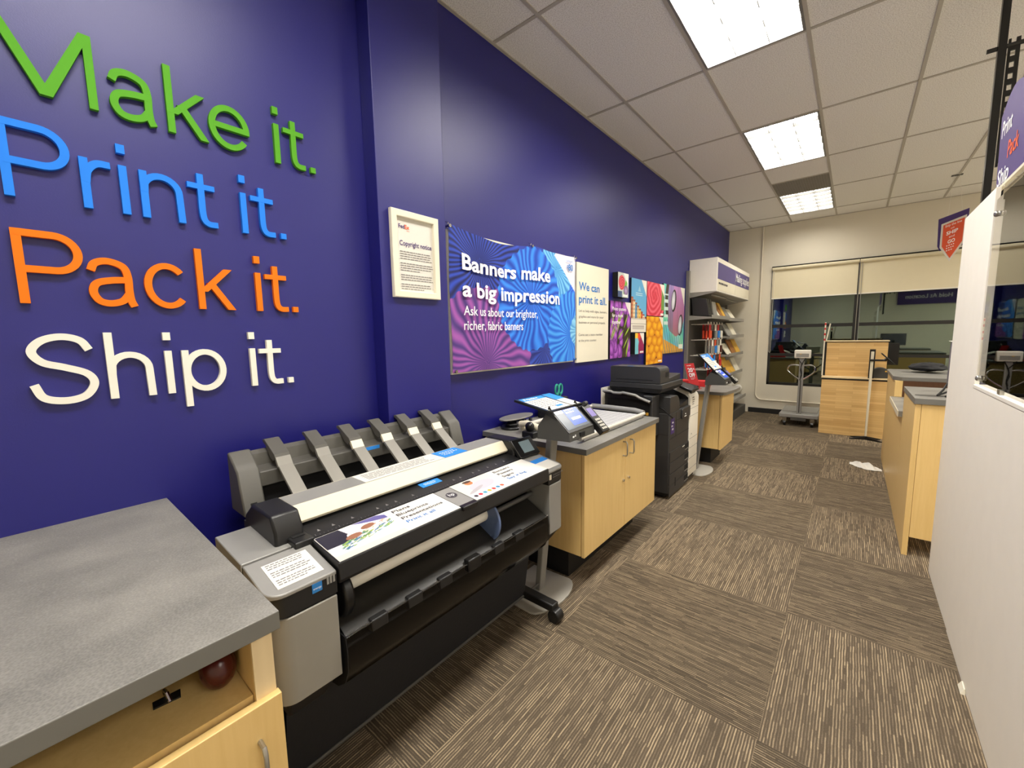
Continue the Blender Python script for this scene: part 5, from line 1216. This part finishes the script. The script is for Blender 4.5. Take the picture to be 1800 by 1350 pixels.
# ------------------------------------------------------------------ white partition and clear screen
t = thing('partition', 'white half height partition with a tall end panel on the right', 'partition', (2.385, 1.9, 0))
MB().prism([(2.832, 0), (3.50, 0), (3.50, 2.118), (2.832, 2.118)], 'x', 2.37, 2.386).build('end_panel', M['white'], t, smooth=0, bevel=.002)
MB().box(2.368, 2.40, .2, 2.829, 0, 1.225).build('half_wall', M['white'], t, smooth=0, bevel=.001)
MB().box(2.366, 2.41, .2, 2.829, 1.2252, 1.243).build('top_cap', M['offw'], t, smooth=0, bevel=.003)
MB().box(2.3735, 2.3785, .3, 2.826, 1.262, 2.06).build('clear_screen', M['acrylic'], t, smooth=0)
for y, z in ((2.785, 1.995), (2.785, 1.275)):
    MB().ball((2.372, y, z), .010, .013, .013, 14, 10).build('standoff', M['steel'], t)
for y in (2.42, .92): MB().box(2.37, 2.382, y - .02, y + .02, 1.243, 1.262).build('screen_clip', M['steel'], t, smooth=0)
tag(MB().hexa([(2.352, 2.35, 0), (2.366, 2.35, 0), (2.366, 2.41, 0), (2.352, 2.41, 0)], [(2.362, 2.36, .02), (2.366, 2.36, .02), (2.366, 2.41, .022), (2.362, 2.41, .022)]).build('paper_scrap', M['ivory'], smooth=0), 'tiny cream paper scrap on the carpet against the white partition', 'scrap')

# ------------------------------------------------------------------ hanging rack and signs
t = thing('sign_rack', 'black pole and slotted rack hanging from the ceiling above the partition', 'rack', (2.6, 3.62, 2.0))
MB().box(2.440, 2.472, 3.60, 3.635, 1.9, H - .003).build('pole', M['blacks'], t, smooth=0)
MB().tube([(2.40, 3.62, 3.03), (3.1, 3.62, 3.03)], .012, 8).build('top_bar', M['blacks'], t)
for x in (2.50, 2.56, 2.64):
    sb = MB().box(x - .012, x + .012, 3.615, 3.625, 2.4, 3.05)
    if x == 2.50:
        sb = MB().box(x - .022, x - .012, 3.612, 3.625, 2.4, 3.06).box(x + .006, x + .022, 3.612, 3.625, 2.4, 3.06)
        for k in range(11): sb.box(x - .012, x + .006, 3.612, 3.625, 2.42 + k * .058, 2.448 + k * .058)
    sb.build('slotted_strip', M['blacks'], t, smooth=0)
t = thing('hanging_sign', 'purple print pack ship sign hanging at the right edge above the partition', 'sign', (2.42, 2.72, 2.165))
pl = [(3.145, 2.168), (3.185, 2.52)] + [(3.185 - .335 * k / 8 - .0, 2.52 + .005 * k + .05 * math.sin(PI * k / 8)) for k in range(1, 9)] + [(2.3, 2.62), (2.3, 2.168)]
MB().prism(pl, 'x', 2.418, 2.426).build('panel', M['signp'], t, smooth=0)
MB().box(2.414, 2.43, 2.3, 3.15, 2.155, 2.168).build('bottom_trim', M['cream'], t, smooth=0)
MB().box(2.428, 2.436, 3.10, 3.14, 2.02, 2.168).box(2.428, 2.436, 2.4, 2.44, 2.02, 2.168).build('bracket', M['blacks'], t, smooth=0)
MY = Vector((0, -1, 0))
for s_, y, z, w_, m in (('Print', 3.135, 2.405, .17, 'textw'), ('Pack', 2.99, 2.275, .17, 'texto'), ('Ship', 3.125, 2.176, .19, 'textw')):
    text(s_, (2.418, y, z), MY, UZ, .075, M[m], t, width=w_, bold=.012)
t = thing('hanging_sign', 'orange and white ship and go arrow sign on strings before the back window', 'sign', (2.795, 7.62, 2.35))
MB().prism([(2.665, 2.885), (2.926, 2.975), (2.924, 2.60), (2.895, 2.535), (2.70, 2.49), (2.676, 2.55)], 'y', 7.645, 7.65).build('backing', M['signp'], t, smooth=0)
MB().prism([(2.695, 2.818), (2.910, 2.902), (2.906, 2.575), (2.796, 2.351), (2.698, 2.53)], 'y', 7.638, 7.644).build('front_card', M['paper'], t, smooth=0)
MB().prism([(2.713, 2.800), (2.893, 2.868), (2.889, 2.585), (2.796, 2.39), (2.716, 2.54)], 'y', 7.634, 7.638).build('orange_face', M['signo'], t, smooth=0)
ud = Vector((.215, 0, .08)).normalized()
for s_, x, z, w_, h_, bo in (('Skip the line', 2.80, 2.795, .15, .028, 0), ('with', 2.795, 2.752, .035, .018, 0), ('SHIP', 2.795, 2.69, .105, .042, .02), ('and', 2.795, 2.648, .05, .024, 0), ('GO', 2.795, 2.58, .066, .042, .02)):
    text(s_, Vector((x, 7.634, z)) - ud * w_ / 2, ud, UZ, h_, M['textw'], t, width=w_, bold=bo)
smallprint((2.755, 7.634, 2.535), ud, UZ, .08, 3, .03, M['textw'], t, seed=61)
MB().tube([(2.745, 7.647, 2.91), (2.765, 7.647, H - .001)], .0018, 5).tube([(2.868, 7.647, 2.95), (2.815, 7.647, H - .001)], .0018, 5).build('string', M['offw'], t)
MB().box(2.74, 2.84, 7.62, 7.67, H - .008, H - .001).build('ceiling_clip', M['rail'], t, smooth=0)
# crumpled cloth on the carpet
r_ = random.Random(12); cl = MB(); nx, ny = 22, 12
for j in range(ny + 1):
    for i in range(nx + 1):
        u, v = i / nx, j / ny; a = 1.97 + .27 * u; wd = .10 * (math.sin(PI * min(max(u, .05), .97)) ** .6) + .015
        x = a + r_.uniform(-.006, .006); y = 5.93 - .14 * u + (v - .5) * wd * 2 + r_.uniform(-.008, .008)
        e = math.sin(PI * u) * math.sin(PI * v)
        cl.v.append((x, y, .004 + e * (.03 + .022 * math.sin(17 * u + 6 * v) + .012 * math.cos(23 * v + 9 * u)) + abs(r_.uniform(0, .006))))
for j in range(ny):
    for i in range(nx):
        a = j * (nx + 1) + i; cl.f.append((a, a + 1, a + nx + 2, a + nx + 1)); cl.m.append(0)
tag(cl.build('crumpled_cloth', M['paper'], smooth=60, sub=1), 'crumpled white cloth lying on the carpet by the service counter', 'cloth')
# purple header behind the camera, seen mirrored in the window
t = thing('hold_sign', 'purple header sign high on the wall behind the camera, mirrored in the window', 'sign', (3.7, YF + .03, 2.35))
MB().box(3.0, 4.6, YF + .002, YF + .05, 2.35, 2.9).build('panel', M['signp'], t, smooth=0)
text('Hold At Location', (4.3, YF + .05, 2.55), -UX, UZ, .13, M['textw'], t, width=1.1)

# ------------------------------------------------------------------ world and view
w_ = bpy.data.worlds.new('night'); SC.world = w_; w_.use_nodes = True
w_.node_tree.nodes['Background'].inputs[0].default_value = (.01, .012, .016, 1); w_.node_tree.nodes['Background'].inputs[1].default_value = .3
SC.view_settings.view_transform = 'Standard'; SC.view_settings.look = 'None'; SC.view_settings.exposure = .14; SC.view_settings.gamma = 1.0
SC.cycles.use_denoising = True; SC.cycles.max_bounces = 8; SC.cycles.diffuse_bounces = 5; SC.cycles.glossy_bounces = 4; SC.cycles.transparent_max_bounces = 12
SC.cycles.sample_clamp_indirect = 8.0
